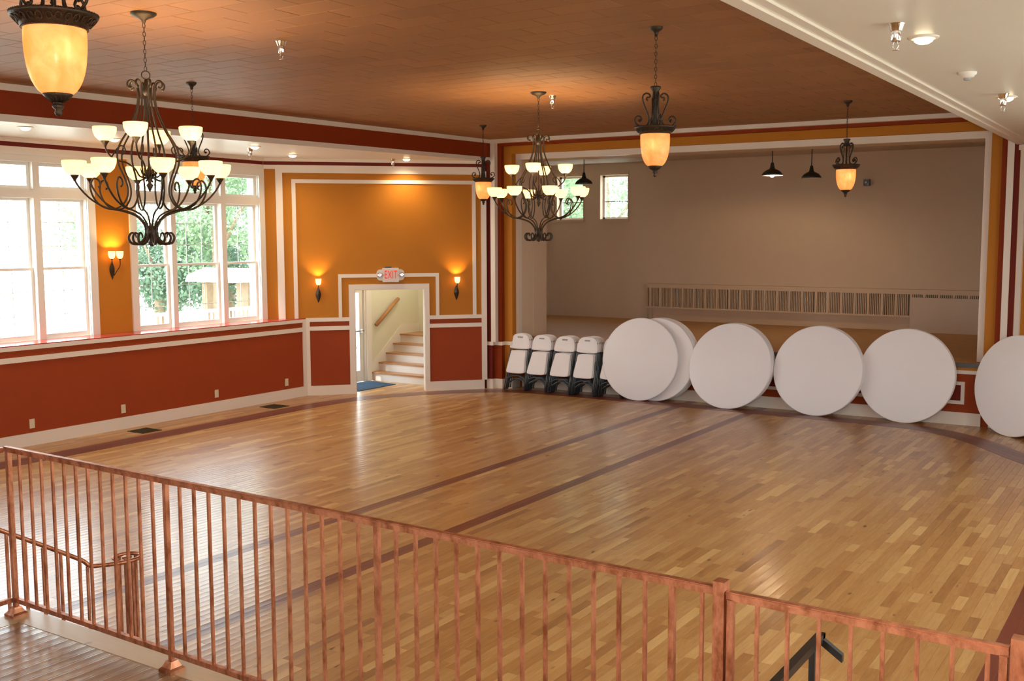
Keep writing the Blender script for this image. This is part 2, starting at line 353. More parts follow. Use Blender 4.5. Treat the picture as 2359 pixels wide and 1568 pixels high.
# ------------------------------------------------------------------ floor
floor = struct(MB().box(-15.0, 0.9, YB - .3, 18.0, -.16, -.019).build('floor', 'oak_floor', tone=(.5, .5, .5, 1)))
def in_hall(x, y):
    return True
planks = []
nrow = int((0.7 - (-14.2)) / PW) + 2
kx0 = -int((X0 + 14.2) / PW) - 1
stripe_rows = {0, 1, -16, -15}
for k in range(kx0, kx0 + nrow):
    xa = X0 + k * PW
    if xa > .62: break
    y = 1.9 - random.random() * .6
    dark = k in stripe_rows
    while y < 17.75:
        L_ = random.choice((.25, .35, .45, .55, .7, .9, 1.2)) if not dark else random.choice((.9, 1.4, 2.0))
        L_ *= random.uniform(.9, 1.1); y1 = min(y + L_, 17.76)
        xb = xa + PW - .0012; yb = y1 - .0012
        t = (min(1, max(0, random.gauss(.5, .125))) if random.random() > .07 else random.uniform(.85, 1.0), random.random(), random.random(), 1)
        planks.append((px_area([(xa, y, 0), (xb, y, 0), (xb, yb, 0), (xa, yb, 0)]), xa, xb, y, yb, t, dark)); y = y1
planks.sort(key=lambda a: -a[0])
def plank_mesh(mb, xa, xb, ya, yb, z=0., h=.018, bev=.0008):
    mb.add([(xa, ya, z - h), (xb, ya, z - h), (xb, yb, z - h), (xa, yb, z - h), (xa, ya, z - bev), (xb, ya, z - bev), (xb, yb, z - bev), (xa, yb, z - bev),
            (xa + bev, ya + bev, z), (xb - bev, ya + bev, z), (xb - bev, yb - bev, z), (xa + bev, yb - bev, z)],
           [(8, 9, 10, 11), (4, 5, 9, 8), (5, 6, 10, 9), (6, 7, 11, 10), (7, 4, 8, 11), (0, 1, 5, 4), (1, 2, 6, 5), (2, 3, 7, 6), (3, 0, 4, 7)])
for a, xa, xb, ya, yb, t, dark in planks[:300]:
    mb = MB(); plank_mesh(mb, xa, xb, ya, yb); mb.build('plank', 'inlay_wood' if dark else 'oak_floor', floor, tone=t)
for dk in (False, True):
    mb = MB(); tones = []
    for a, xa, xb, ya, yb, t, dark in planks[300:]:
        if dark == dk: plank_mesh(mb, xa, xb, ya, yb); tones.append(np.tile(np.array(t, dtype=np.float32), (36, 1)))
    o = mb.build('plank_field' if not dk else 'dark_plank_field', 'inlay_wood' if dk else 'oak_floor', floor, tone=np.concatenate(tones)); o['kind'] = 'stuff'
# dark border inlay: a rounded octagon of boards let into the floor
path = [(-13.18, 2.2), (-13.18, 5.5), (-13.18, 8.5), (-13.18, 11.5), (-13.17, 13.6), (-12.98, 14.75), (-12.45, 15.72), (-11.75, 16.55), (-11.15, 16.96), (-10.4, 17.12), (-8.5, 17.13), (-5.5, 17.12), (-3.9, 17.08), (-3.25, 16.90), (-2.6, 16.38), (-1.9, 15.45), (-1.25, 14.6), (-.94, 13.6), (-.92, 11.5), (-.92, 8.5), (-.92, 5.5), (-.92, 3.6)]
pp = spline([(a, b, 0) for a, b in path], 4)
BW = .40
def offs(i, d):
    t = (pp[min(i + 1, len(pp) - 1)] - pp[max(i - 1, 0)]).normalized(); return pp[i] + V(t.y, -t.x, 0) * d
for row in range(4):
    d0 = -BW / 2 + row * BW / 4 + .0008; d1 = d0 + BW / 4 - .0016; i = 0; step = 2 + row % 2
    while i < len(pp) - 1:
        j = min(i + step, len(pp) - 1); step = 3; lo = [offs(k, d0) for k in range(i, j + 1)]; hi = [offs(k, d1) for k in range(i, j + 1)]
        if j > i:
            n_ = j - i + 1; vs = [(v.x, v.y, .0022) for v in lo + hi] + [(v.x, v.y, -.001) for v in lo + hi]; fs = []
            for k in range(n_ - 1):
                fs += [(k, n_ + k, n_ + k + 1, k + 1), (2 * n_ + k, k, k + 1, 2 * n_ + k + 1), (n_ + k, 3 * n_ + k, 3 * n_ + k + 1, n_ + k + 1)]
            fs += [(0, 2 * n_, 3 * n_, n_), (n_ - 1, 2 * n_ - 1, 4 * n_ - 1, 3 * n_ - 1)]
            fs = [tuple(reversed(f)) for f in fs]
            # make top face normals point up
            mb = MB(); a_, b_2, c_ = [Vector(vs[q]) for q in fs[0][:3]]
            if (b_2 - a_).cross(c_ - a_).z < 0: fs = [tuple(reversed(f)) for f in fs]
            mb.add(vs, fs); mb.build('inlay_board', 'inlay_wood', floor, tone=(random.uniform(.2, .8), random.random(), random.random(), 1))
        i = j

# ------------------------------------------------------------------ ceilings
ceil = struct(MB().box(-13.0, XR + .10, YB, 17.75, ZC + .022, ZC + .12).build('ceiling', 'ceiling_tile', tone=(.5, .5, .5, 1)))
tiles = []; ty = YB; r_ = 0
while ty < 17.60:
    tx_ = -12.59 - (.305 if r_ % 2 else 0)
    while tx_ < XR:
        a, b = max(tx_, -13.0), min(tx_ + .61, XR); c, d = ty, min(ty + .305, 17.62)
        if b - a > .02 and d - c > .02: tiles.append((px_area([(a, c, ZC), (b, c, ZC), (b, d, ZC), (a, d, ZC)]), a + .002, b - .002, c + .002, d - .002))
        tx_ += .61
    ty += .305; r_ += 1
tiles.sort(key=lambda t: -t[0])
def tile_mesh(mb, a, b, c, d):
    e = .0045; z = ZC + random.uniform(-.0008, .0008)
    mb.add([(a, c, z + .022), (b, c, z + .022), (b, d, z + .022), (a, d, z + .022), (a, c, z + e), (b, c, z + e), (b, d, z + e), (a, d, z + e), (a + e, c + e, z), (b - e, c + e, z), (b - e, d - e, z), (a + e, d - e, z)],
           [(11, 10, 9, 8), (8, 9, 5, 4), (9, 10, 6, 5), (10, 11, 7, 6), (11, 8, 4, 7), (4, 5, 1, 0), (5, 6, 2, 1), (6, 7, 3, 2), (7, 4, 0, 3)])
for t in tiles[:300]:
    mb = MB(); tile_mesh(mb, *t[1:]); mb.build('ceiling_tile', 'ceiling_tile', ceil, tone=(random.random(), 0, 0, 1))
mb = MB(); tn = []
for t in tiles[300:]:
    tile_mesh(mb, *t[1:]); tn.append(np.tile(np.array([random.random(), 0, 0, 1], dtype=np.float32), (36, 1)))
mb.build('ceiling_tile_field', 'ceiling_tile', ceil, tone=np.concatenate(tn))['kind'] = 'stuff'

m = MB(); m.prism([(-14.9, YB), (-12.98, YB), (-11.72, 17.09), (-11.72, 17.6), (-14.9, 17.6)], (0, 0, ZS), (1, 0, 0), (0, 1, 0), (0, 0, .1)); struct(m.build('ceiling_left', 'soffit'))
struct(MB().box(XR + .10, .95, YB, 17.75, ZSR, ZSR + .1).build('ceiling_right', 'soffit'))
# beams that step from the soffits up to the tiled ceiling
def beam_bar(mb, x_off0, x_off1, zn0, zn1, zf0, zf1):
    # bar running along the left beam line, heights given at its near (y=7) and far (y=17) ends
    def X(y): return -12.28 + (y - 7) * .0614
    def Z(a, b, y): return a + (b - a) * (y - 7) / 10.0
    vs = []
    for y in (YB, 17.10):
        vs += [(X(y) + x_off0, y, Z(zn0, zf0, y)), (X(y) + x_off1, y, Z(zn0, zf0, y)), (X(y) + x_off1, y, Z(zn1, zf1, y)), (X(y) + x_off0, y, Z(zn1, zf1, y))]
    mb.add(vs, [(0, 1, 2, 3), (7, 6, 5, 4), (0, 4, 5, 1), (1, 5, 6, 2), (2, 6, 7, 3), (3, 7, 4, 0)]); return mb
struct(beam_bar(MB(), -.12, 0, 4.43, ZC + .02, 4.48, ZC + .02).build('wall_beam_left', 'beam_red'))
trim(beam_bar(MB(), -.14, .022, 4.41, 4.50, 4.46, 4.53))
trim(beam_bar(MB(), 0, .03, 4.787, ZC, 4.80, ZC))
mb = MB(); mb.box(XR, XR + .12, YB, 17.54, 4.395, ZC + .02); struct(mb.build('wall_beam_right', 'beam_red'))
mb = MB(); mb.box(XR - .03, XR + .07, YB, 17.53, 4.345, 4.40); mb.box(XR + .07, XR + .16, YB, 17.53, 4.362, 4.40); trim(mb)

# ------------------------------------------------------------------ window groups
SILL = 1.477
def window_group(fr, u0, name, arrows=True, z_bot=1.50, deep=.16, portal_face=None, mull=((.0, .70), (.80, 1.80), (1.91, 2.70))):
    """three double-hung sashes with transoms over them, in one white casing"""
    o, u, n = fr; e = empty(name, o + u * (u0 + 1.35) + V(0, 0, SILL)); e['kind'] = 'structure'
    ztop = 4.13; W = 2.70
    m = MB()
    for a, b in ((-.13, -.0), (W, W + .13)): m.fbox(fr, u0 + a, u0 + b, SILL, ztop, -.01, .03)
    m.fbox(fr, u0 - .13, u0 + W + .13, ztop, 4.262, -.01, .03)
    m.fbox(fr, u0 - .13, u0 + W + .10, 4.225, 4.255, .03, .045)
    m.build('casing', 'window_white', e)
    m = MB()
    for a, b in ((mull[0][1], mull[1][0]), (mull[1][1], mull[2][0])): m.fbox(fr, u0 + a, u0 + b, SILL, ztop, -deep, .012)
    m.fbox(fr, u0, u0 + W, 3.60, 3.73, -deep, .010)
    m.build('mullion', 'window_white', e)
    m = MB(); m.fbox(fr, u0 - .02, u0, SILL - .01, ztop + .02, -.29, 0); m.fbox(fr, u0 + W, u0 + W + .02, SILL - .01, ztop + .02, -.29, 0); m.fbox(fr, u0, u0 + W, ztop, ztop + .02, -.29, 0); m.fbox(fr, u0 - .02, u0 + W + .02, SILL - .03, SILL, -.29, 0)
    m.build('jamb', 'window_white', e)
    for a, b in mull:
        a, b = u0 + a, u0 + b
        for z0, z1, wd in ((SILL, 2.56, -.075), (2.52, 3.60, -.115)):
            t = .045; s = MB()
            for q in ((a, a + t, z0, z1), (b - t, b, z0, z1), (a + t, b - t, z1 - .04, z1), (a + t, b - t, z0, z0 + (.07 if z0 < 2 else .04))): s.fbox(fr, *q, wd - .035, wd)
            so = s.build('sash', 'window_white', e)
            g = MB(); g.fbox(fr, a + t, b - t, z0 + .04, z1 - .04, wd - .020, wd - .016); g.build('pane', 'pane_glass', so)
            nb = 3 if b - a > .9 else 2; gr = MB()
            for k in range(1, nb): x_ = a + (b - a) * k / nb; gr.fbox(fr, x_ - .0045, x_ + .0045, z0 + .04, z1 - .04, wd - .030, wd - .022)
            for k in (1, 2): zz = z0 + (z1 - z0) * k / 3; gr.fbox(fr, a + t, b - t, zz - .0045, zz + .0045, wd - .030, wd - .022)
            gr.build('glazing_bar', 'window_white', so)
        t = .05; s = MB(); z0, z1 = 3.73, ztop
        for q in ((a, a + t, z0, z1), (b - t, b, z0, z1), (a + t, b - t, z1 - .05, z1), (a + t, b - t, z0, z0 + .05)): s.fbox(fr, *q, -.11, -.07)
        so = s.build('transom_sash', 'window_white', e); g = MB(); g.fbox(fr, a + t, b - t, z0 + .05, z1 - .05, -.092, -.088); g.build('pane', 'pane_glass', so)
    c = o + u * (u0 + W / 2) - n * (deep + .12) + V(0, 0, 2.81); portal('portal', c, W, 2.65, n)
    return (u0 - .02, u0 + W + .02, SILL - .03, ztop + .02)
# frame coordinate of the left wall equals world Y
holesL = [window_group(FW_, u, 'window_%d' % (i + 1)) for i, u in enumerate((11.10, 7.51, 3.92, .33))]
# ------------------------------------------------------------------ left wall
mb = wallgrid(MB(), FW_, YB, 13.93, SILL - .03, ZS + .05, holesL, -.28, 0); struct(mb.build('wall_left', 'orange_wall'))
mb = MB(); mb.fbox(FL, YB, 14.46, 0, SILL - .03, -.75, 0); struct(mb.build('wall_left_lower', 'red_wall'))
m = MB(); m.prism([(-14.62, YB), (-14.095, YB), (-14.095, 14.465), (-14.125, 14.455), (-14.62, 13.90)], (0, 0, SILL - .028), (1, 0, 0), (0, 1, 0), (0, 0, .028)); trim(m, 'sill_red')
def wall_rails(fr, u0, u1, lo=True):
    m = MB(); m.fbox(fr, u0, u1, 1.400, 1.462 if lo else 1.477, 0, .022); trim(m)
    m = MB(); m.fbox(fr, u0, u1, 1.228, 1.305, 0, .020); trim(m)
wall_rails(FL, YB, 14.36)
m = MB(); m.fbox(FL, 14.36, 14.452, .18, 1.462, 0, .024); trim(m)
m = MB(); m.fbox(FL, YB, 14.454, 0, .185, 0, .025); struct(m.build('baseboard_left', 'white_trim'))
# bands under the soffit
def top_bands(fr, u0, u1, red0=4.338, red1=4.403):
    m = MB(); m.fbox(fr, u0, u1, red1, ZS, 0, .035); m.fbox(fr, u0, u1, ZS - .02, ZS, .035, .07); trim(m)
    m = MB(); m.fbox(fr, u0, u1, red0, red1, 0, .012); trim(m, 'dark_red')
    m = MB(); m.fbox(fr, u0, u1, 4.262, red0, 0, .03); trim(m)
top_bands(FW_, YB, 13.92)
top_bands(FD, -.70, 3.43)
# ------------------------------------------------------------------ corner wall with the doorway
door_hole = (.94, 2.29, -.1, 2.01)
mb = wallgrid(MB(), FD, -.735, 3.47, SILL - .04, ZS + .05, [door_hole], -.16, 0); struct(mb.build('wall_corner_left', 'orange_wall'))
mb = wallgrid(MB(), FD, -.0, 3.47, 0, SILL - .04, [door_hole], -.16, 0); struct(mb.build('wall_corner_left_lower', 'red_wall'))
m = MB(); m.fbox(FD, .02, .82, 1.405, 1.478, 0, .022); m.fbox(FD, 2.37, 3.42, 1.405, 1.478, 0, .022); trim(m)
m = MB(); m.fbox(FD, .02, .82, 1.238, 1.315, 0, .020); m.fbox(FD, 2.37, 3.42, 1.238, 1.315, 0, .020); trim(m)
m = MB(); m.fbox(FD, .006, .075, .18, 1.478, 0, .024); trim(m)
m = MB(); m.fbox(FD, 0, .82, 0, .180, 0, .025); m.fbox(FD, 2.37, 3.46, 0, .180, 0, .025); struct(m.build('baseboard_corner', 'white_trim'))
m = MB(); m.fbox(FD, -.495, -.367, SILL, 4.20, 0, .022); m.fbox(FD, 3.41, 3.515, .18, 4.20, 0, .022); m.fbox(FD, -.495, 3.515, 4.195, 4.262, 0, .024); trim(m)
m = MB(); m.fbox(FD, -.202, -.13, SILL, 4.01, 0, .020); m.fbox(FD, 3.235, 3.304, SILL, 4.01, 0, .020); m.fbox(FD, -.202, 3.304, 4.008, 4.078, 0, .020); trim(m)
m = MB(); m.fbox(FD, .625, .687, SILL, 2.235, 0, .020); m.fbox(FD, 2.50, 2.565, SILL, 2.235, 0, .020); m.fbox(FD, .625, 2.565, 2.232, 2.300, 0, .020); trim(m)
d1 = empty('door_1', FD[0] + FD[1] * 1.6); d1['kind'] = 'structure'
m = MB(); m.fbox(FD, .82, .935, 0, 2.005, 0, .03); m.fbox(FD, 2.285, 2.37, 0, 2.005, 0, .03); m.fbox(FD, .82, 2.37, 2.0, 2.10, 0, .03); m.build('door_casing', 'white_trim', d1)
m = MB(); m.fbox(FD, .925, .945, 0, 2.0, -.17, .0); m.fbox(FD, 2.275, 2.295, 0, 2.0, -.17, 0); m.fbox(FD, .925, 2.295, 1.99, 2.015, -.17, 0); m.build('door_jamb', 'window_white', d1)

# vestibule behind the doorway
XV = -14.472
FV = frame((XV, 0), (XV, 10))
mb = wallgrid(MB(), FV, 14.45, 18.36, 0, 3.2, [(15.45, 16.52, -.1, 1.98)], -.15, 0); struct(mb.build('wall_vestibule_left', 'hall_wall'))
struct(MB().box(XV, -11.75, 18.35, 18.45, 0, 3.2).build('wall_vestibule_back', 'hall_wall'))
struct(MB().box(-12.62, -12.52, 16.35, 18.35, 0, 3.2).build('wall_vestibule_right', 'hall_wall'))
m = MB(); pa = FD[0] - FD[1] * .45 - FD[2] * .17; pb = FD[0] + FD[1] * 3.3 - FD[2] * .17
m.prism([(pa.x, pa.y), (pb.x, pb.y), (-11.75, 18.45), (XV - .15, 18.45), (XV - .15, pa.y)], (0, 0, 3.2), (1, 0, 0), (0, 1, 0), (0, 0, .1)); struct(m.build('ceiling_vestibule', 'hall_wall'))
m = MB(); m.fbox(FV, 16.52, 16.74, 0, 2.06, 0, .025); m.fbox(FV, 15.25, 15.45, 0, 2.06, 0, .025); m.fbox(FV, 15.25, 16.74, 1.98, 2.08, 0, .025); m.fbox(FV, 16.56, 16.70, 0, 2.0, .025, .045); trim(m, 'window_white')
vl = bpy.data.lights.new('vestibule_fill_light', 'POINT'); vl.energy = 42; vl.color = (1, .93, .75); vl.shadow_soft_size = .12  # added fill light without a fitting, brightens the vestibule
vo = bpy.data.objects.new('vestibule_fill_light', vl); COL.objects.link(vo); vo.location = (-13.55, 16.9, 2.95)
d2 = empty('door_2', (XV - .03, 16.0, 0)); d2['kind'] = 'structure'
m = MB(); m.fbox(FV, 16.40, 16.51, .01, 1.97, -.07, -.02); m.fbox(FV, 15.46, 15.58, .01, 1.97, -.07, -.02); m.fbox(FV, 15.58, 16.40, .01, .24, -.07, -.02); m.fbox(FV, 15.58, 16.40, 1.86, 1.97, -.07, -.02); m.build('door_leaf', 'window_white', d2)
m = MB(); m.fbox(FV, 15.58, 16.40, .24, 1.86, -.048, -.042); m.build('pane', 'pane_glass', d2)
m = MB(); m.tube([V(XV + .045, 15.6, 1.07), V(XV + .045, 16.46, 1.07)], .016, 8); m.box(XV - .02, XV + .05, 16.42, 16.47, 1.04, 1.10); m.box(XV - .02, XV + .05, 15.58, 15.63, 1.04, 1.10); m.build('push_bar', 'steel', d2)
portal('portal', V(XV - .2, 15.99, 1.0), .9, 1.9, (1, 0, 0))
sf = empty('staircase', (XV, 16.73, 0), label='short white staircase with oak treads climbing behind the doorway', cat='staircase')
for k in range(5):
    y0 = 16.735 + k * .24; z = .182 * (k + 1)
    m = MB(); m.box(XV + .002, -12.625, y0, y0 + .245, max(0, z - .21), z - .028); m.build('riser', 'window_white', sf)
    m = MB(); m.box(XV + .002, -12.625, y0 - .03, y0 + (.25 if k < 4 else .648), z - .028, z); m.build('tread', 'oak_tread', sf)
m = MB(); m.prism([(16.70, 0), (16.70, .32), (17.72, 1.10), (18.345, 1.10), (18.345, 0)], (XV + .001, 0, 0), (0, 1, 0), (0, 0, 1), (.018, 0, 0)); m.build('stringer', 'window_white', sf)
hr = empty('wall_handrail', (XV, 16.9, 1.2), label='wooden handrail fixed to the cream stair wall', cat='handrail')
m = MB(); m.tube([(XV + .07, 16.83, 1.16), (XV + .07, 17.57, 1.68)], .040, 8); m.build('rail', 'oak_tread', hr)
for t in (.2, .8):
    m = MB(); p = V(XV + .07, 16.83 + .74 * t, 1.13 + .52 * t); m.tube([p, p + V(-.07, 0, -.03)], .012, 6); m.build('bracket', 'steel', hr)
mt = MB(); mt.prism([(-14.44, 15.35), (-13.62, 15.35), (-13.62, 16.50), (-14.44, 16.60)], (0, 0, .0005), (1, 0, 0), (0, 1, 0), (0, 0, .010))
tag(mt.build('door_mat', 'blue_mat'), 'dark blue-grey entrance mat on the floor behind the doorway', 'mat')

# ------------------------------------------------------------------ stage wall
YA = 17.66   # apron face
def sp_(s0, s1, z0, z1, w0, w1): return MB().fbox(FS, s0, s1, z0, z1, w0, w1)
m = MB(); m.fbox(FS, -.30, .115, 0, ZC, -.70, 0); m.fbox(FS, 9.35, 9.46, 0, ZC, -.70, 0); struct(m.build('wall_stage', 'dark_red'))
m = MB(); m.fbox(FS, .115, .285, 0, ZC, -.70, -.09); m.fbox(FS, 9.17, 9.35, 0, ZC, -.70, -.09); m.fbox(FS, .285, 9.17, 4.745, ZC, -.70, -.09); struct(m.build('wall_stage_pilaster', 'beam_red'))
m = MB(); m.fbox(FS, .285, .465, 0, 4.745, -.95, -.20); m.fbox(FS, 9.01, 9.17, 0, 4.745, -.95, -.20); m.fbox(FS, .465, 9.01, 4.603, 4.745, -.95, -.20); struct(m.build('wall_stage_inner', 'orange_wall'))
m = MB(); m.fbox(FS, .40, .518, .99, 4.62, -.49, -.35); m.fbox(FS, 8.90, 9.02, .99, 4.62, -.49, -.35); m.fbox(FS, .518, 8.90, 4.492, 4.62, -.49, -.35); trim(m)
m = MB(); m.fbox(FS, .40, .518, .99, 4.62, -.98, -.49); m.fbox(FS, 8.90, 9.02, .99, 4.62, -.98, -.49); m.fbox(FS, .518, 8.90, 4.492, 4.62, -.98, -.49); trim(m, 'jamb_beige')
m = MB(); m.fbox(FS, -.04, 9.42, 4.80, ZC, -.09, .03); trim(m)                          # crown
m = MB(); m.fbox(FS, .105, .205, .93, 4.80, -.09, .02); trim(m)
m = MB(); m.fbox(FS, 9.255, 9.35, .93, 4.80, -.09, .02); trim(m)
m = MB(); m.fbox(FS, .0, .145, .86, .93, -.05, .02); m.fbox(FS, .135, .30, .86, .93, -.18, -.07); m.fbox(FS, .30, .465, .86, .93, -.22, -.18)
m.fbox(FS, 9.30, 9.40, .86, .93, -.05, .02); m.fbox(FS, 9.15, 9.30, .86, .93, -.18, -.07); trim(m)
m = MB(); m.fbox(FS, .0, .14, 0, .19, -.09, .025); m.fbox(FS, .14, .31, 0, .19, -.18, -.065); m.fbox(FS, .31, .465, 0, .19, -.50, -.175)
m.fbox(FS, 9.3, 9.40, 0, .19, -.09, .025); m.fbox(FS, 9.13, 9.30, 0, .19, -.18, -.065); m.fbox(FS, 8.98, 9.15, 0, .19, -.50, -.175)
m.box(-11.28, -2.75, YA - .025, YA, 0, .20); struct(m.build('baseboard_stage', 'white_trim'))
FA = frame((-11.3, YA), (-2.5, YA))
m = MB(); m.fbox(FA, -.6, 9.2, 0, .95, -.10, 0); struct(m.build('wall_stage_front', 'red_wall'))
m = MB(); m.fbox(FA, -.5, 9.0, .815, .872, 0, .02); trim(m)
m = MB(); m.fbox(FA, -.5, 9.0, .874, .915, 0, .012); trim(m, 'orange_wall')
for a, b in ((.35, 2.9), (3.1, 5.65), (5.85, 8.30)):
    ringstrip(FA, a, b, .33, .69, .055, .02)
    m = MB(); m.fbox(FA, a + .055, b - .055, .385, .635, 0, .006); trim(m, 'dark_red')
m = MB(); m.box(-11.28, -2.62, YA - .03, YA + .05, .917, .985); trim(m, 'nosing')
# stage room
ZF = .9725
mb = MB(); mb.prism([(-11.75, YA), (.4, YA), (.4, 23.4), (-14.2, 23.4), (-14.2, 18.5), (-11.75, 18.5)], (0, 0, ZF - .1), (1, 0, 0), (0, 1, 0), (0, 0, .1)); mb = struct(mb.build('floor_stage', 'stage_floor'))
st = []
for k in range(int(14.2 / .12)):
    pass
wins = [(-13.79, -13.03), (-12.54, -11.78)]
FB = frame((-14.04, 23.242), (.3, 23.242))
hs = [(a + 14.04, b + 14.04, 3.42, 4.50) for a, b in wins]
mb = wallgrid(MB(), FB, -.1, 14.4, ZF, 5.0, hs, -.3, 0); struct(mb.build('wall_stage_back', 'stage_wall'))
for i, (a, b, z0, z1) in enumerate(hs):
    e = empty('window_%d' % (i + 5), FB[0] + FB[1] * (a + .37) + V(0, 0, z0)); e['kind'] = 'structure'
    m = MB(); m.fbox(FB, a - .10, a, z0 - .06, z1 + .09, 0, .02); m.fbox(FB, b, b + .02, z0 - .06, z1 + .09, 0, .02); m.fbox(FB, a - .10, b + .02, z1, z1 + .09, 0, .025); m.fbox(FB, a - .12, b + .03, z0 - .06, z0, 0, .05); m.build('casing', 'stage_wall', e)
    m = MB(); t = .05
    for q in ((a, a + t, z0, z1), (b - t, b, z0, z1), (a, b, z1 - t, z1), (a, b, z0, z0 + t)): m.fbox(FB, *q, -.2, -.14)
    so = m.build('sash', 'window_white', e)
    m = MB(); m.fbox(FB, a + t, b - t, z0 + t, z1 - t, -.172, -.168); m.build('pane', 'pane_glass', so)
    m = MB(); zz = (z0 + z1) / 2 - .12
    m.fbox(FB, a + t, b - t, zz, zz + .02, -.166, -.15); m.build('glazing_bar', 'nosing', so)
    portal('portal', FB[0] + FB[1] * ((a + b) / 2) + V(0, .4, (z0 + z1) / 2), .75, 1.05, (0, -1, 0))
struct(MB().box(-14.19, -14.04, 18.5, 23.4, ZF, 5.0).build('wall_stage_left', 'stage_wall'))
struct(MB().box(.2, .35, 18.1, 23.4, ZF, 5.0).build('wall_stage_right', 'stage_wall'))
m = MB(); m.box(-14.1, -11.27, 18.46, 18.56, ZF, 5.0); m.box(-11.40, -11.27, 18.05, 18.46, ZF, 5.0); m.box(-2.72, .3, 18.12, 18.24, ZF, 5.0); struct(m.build('wall_stage_front_return', 'stage_wall'))
sc_ = struct(MB().box(-14.2, .4, 17.75, 23.4, 4.80, 4.9).build('ceiling_stage', 'stage_ceiling'))
m = MB(); r_ = 0; yy = 17.85
while yy < 23.2:
    xx = -14.04 - (.6 if r_ % 2 else 0)
    while xx < .2:
        a, b = max(xx, -14.03), min(xx + 1.2, .19)
        if b - a > .1: m.box(a + .008, b - .008, yy + .008, yy + .592, 4.782, 4.80)
        xx += 1.2
    yy += .6; r_ += 1
m.build('ceiling_tile', 'stage_ceiling', sc_)['kind'] = 'stuff'
# stage floor boards: seams as separate strips
m = MB()
for k in range(0, 46): y_ = YA + .06 + k * .12; m.box(-14.0 if y_ > 18.5 else -11.7, .2, y_, y_ + .116, ZF, ZF + .004)
m.build('stage_board', 'stage_floor', bpy.data.objects['floor_stage'])['kind'] = 'stuff'

# radiator cover along the stage back wall
rc = empty('radiator_cover', (-8.0, 23.23, ZF), label='long beige slatted radiator cover along the stage back wall', cat='radiator cover')
RX0, RX1 = -11.10, -2.7
m = MB(); m.box(RX0 - .05, RX1, 23.02, 23.24, 1.80, 1.86); m.box(RX0 - .05, RX1, 23.02, 23.05, 1.76, 1.80); m.box(RX0 - .05, RX1, 23.02, 23.24, 1.27, 1.31); m.build('frame', 'radiator', rc)
m = MB(); m.box(RX0, RX1, 23.12, 23.14, 1.31, 1.78); m.build('backing', 'recess_dark', rc)
m = MB(); m.box(RX0 + .05, RX1, 23.17, 23.235, ZF, 1.27); m.build('skirt_panel', 'radiator', rc)
x_ = RX0; k = 0; pw = .287
mbp = MB(); mbp.box(0, .05, 23.02, 23.05, 1.31, 1.76)
for s in range(6): a = .05 + .012 + s * .038; mbp.box(a, a + .016, 23.025, 23.045, 1.31, 1.76)
pm = None
while x_ < RX1 - .1:
    if pm is None:
        g = mbp.build('grille_panel', 'radiator', rc, world=False); pm = g.data; L0 = rc.location
        for v in pm.vertices: v.co = v.co - Vector((0, L0.y, L0.z))
    else:
        g = bpy.data.objects.new('grille_panel', pm); COL.objects.link(g); g.parent = rc
    g.location = (x_ - L0.x + (0.02 if k % 7 == 0 else 0), 0, 0); x_ += pw; k += 1
rc_pipe = MB(); rc_pipe.tube([(-11.2, 23.20, ZF), (-11.2, 23.20, 1.84)], .018, 6); tag(rc_pipe.build('heating_pipe', 'radiator'), 'thin vertical beige pipe at the left end of the radiator cover', 'pipe')
bb = MB(); bb.box(-5.02, -3.1, 22.92, 22.96, ZF, 1.70); tag(bb.build('hardboard_sheet', 'board_grey'), 'grey-beige board propped against the right end of the radiator cover', 'board')
sm = empty('wall_device', (-6.0, 23.2, 4.1), label='small dark device mounted high on the stage back wall', cat='device')  # small camera-type device with a lens
smm = MB(); smm.box(-6.11, -5.99, 23.13, 23.24, 4.05, 4.19); smm.build('body', 'grey_metal', sm)
smm = MB(); smm.lathe([(.001, -.01), (.03, -.01), (.035, .02)], 12, (-6.05, 23.12, 4.12), ax=(0, 1, 0)); smm.build('lens', 'steel', sm)

# ------------------------------------------------------------------ right-hand corner, right wall, rear wall (mirror of the left side, mostly beyond the frame)
mb = MB(); mb.fbox(FR45, -.15, 4.2, SILL, ZC, -.16, 0); struct(mb.build('wall_corner_right', 'orange_wall'))
mb = MB(); mb.fbox(FR45, -.15, 4.2, 0, SILL, -.16, 0); struct(mb.build('wall_corner_right_lower', 'red_wall'))
m = MB(); m.fbox(FR45, .02, .14, .18, 4.20, 0, .022); m.fbox(FR45, .02, 3.8, 4.20, 4.262, 0, .024); trim(m)
m = MB(); m.fbox(FR45, .32, .39, SILL, 4.01, 0, .020); m.fbox(FR45, .32, 3.6, 4.008, 4.078, 0, .020); trim(m)
m = MB(); m.fbox(FR45, .14, 4.1, 1.405, 1.478, 0, .022); m.fbox(FR45, .14, 4.1, 1.238, 1.315, 0, .020); trim(m)
m = MB(); m.fbox(FR45, -.02, 4.1, 0, .18, 0, .025); struct(m.build('baseboard_corner_right', 'white_trim'))
m = MB(); m.fbox(FR45, -.02, 4.1, 4.338, ZSR + .01, 0, .012); trim(m, 'dark_red')
m = MB(); m.fbox(FR45, -.02, 4.1, 4.262, 4.338, 0, .03); trim(m)
hr_ = [window_group(FRW, u, 'window_%d' % (i + 7)) for i, u in enumerate((1.2, 4.8, 8.4))]
mb = wallgrid(MB(), FRW, -.05, 14.63 - YB + .1, 0, ZC, hr_, -.25, 0); struct(mb.build('wall_right', 'orange_wall'))
hb = [window_group(FBK, u, 'window_%d' % (i + 10)) for i, u in enumerate((2.5, 8.5))]
mb = wallgrid(MB(), FBK, -.3, 15.4, 0, ZC + .1, hb, -.25, 0); struct(mb.build('wall_rear', 'orange_wall'))

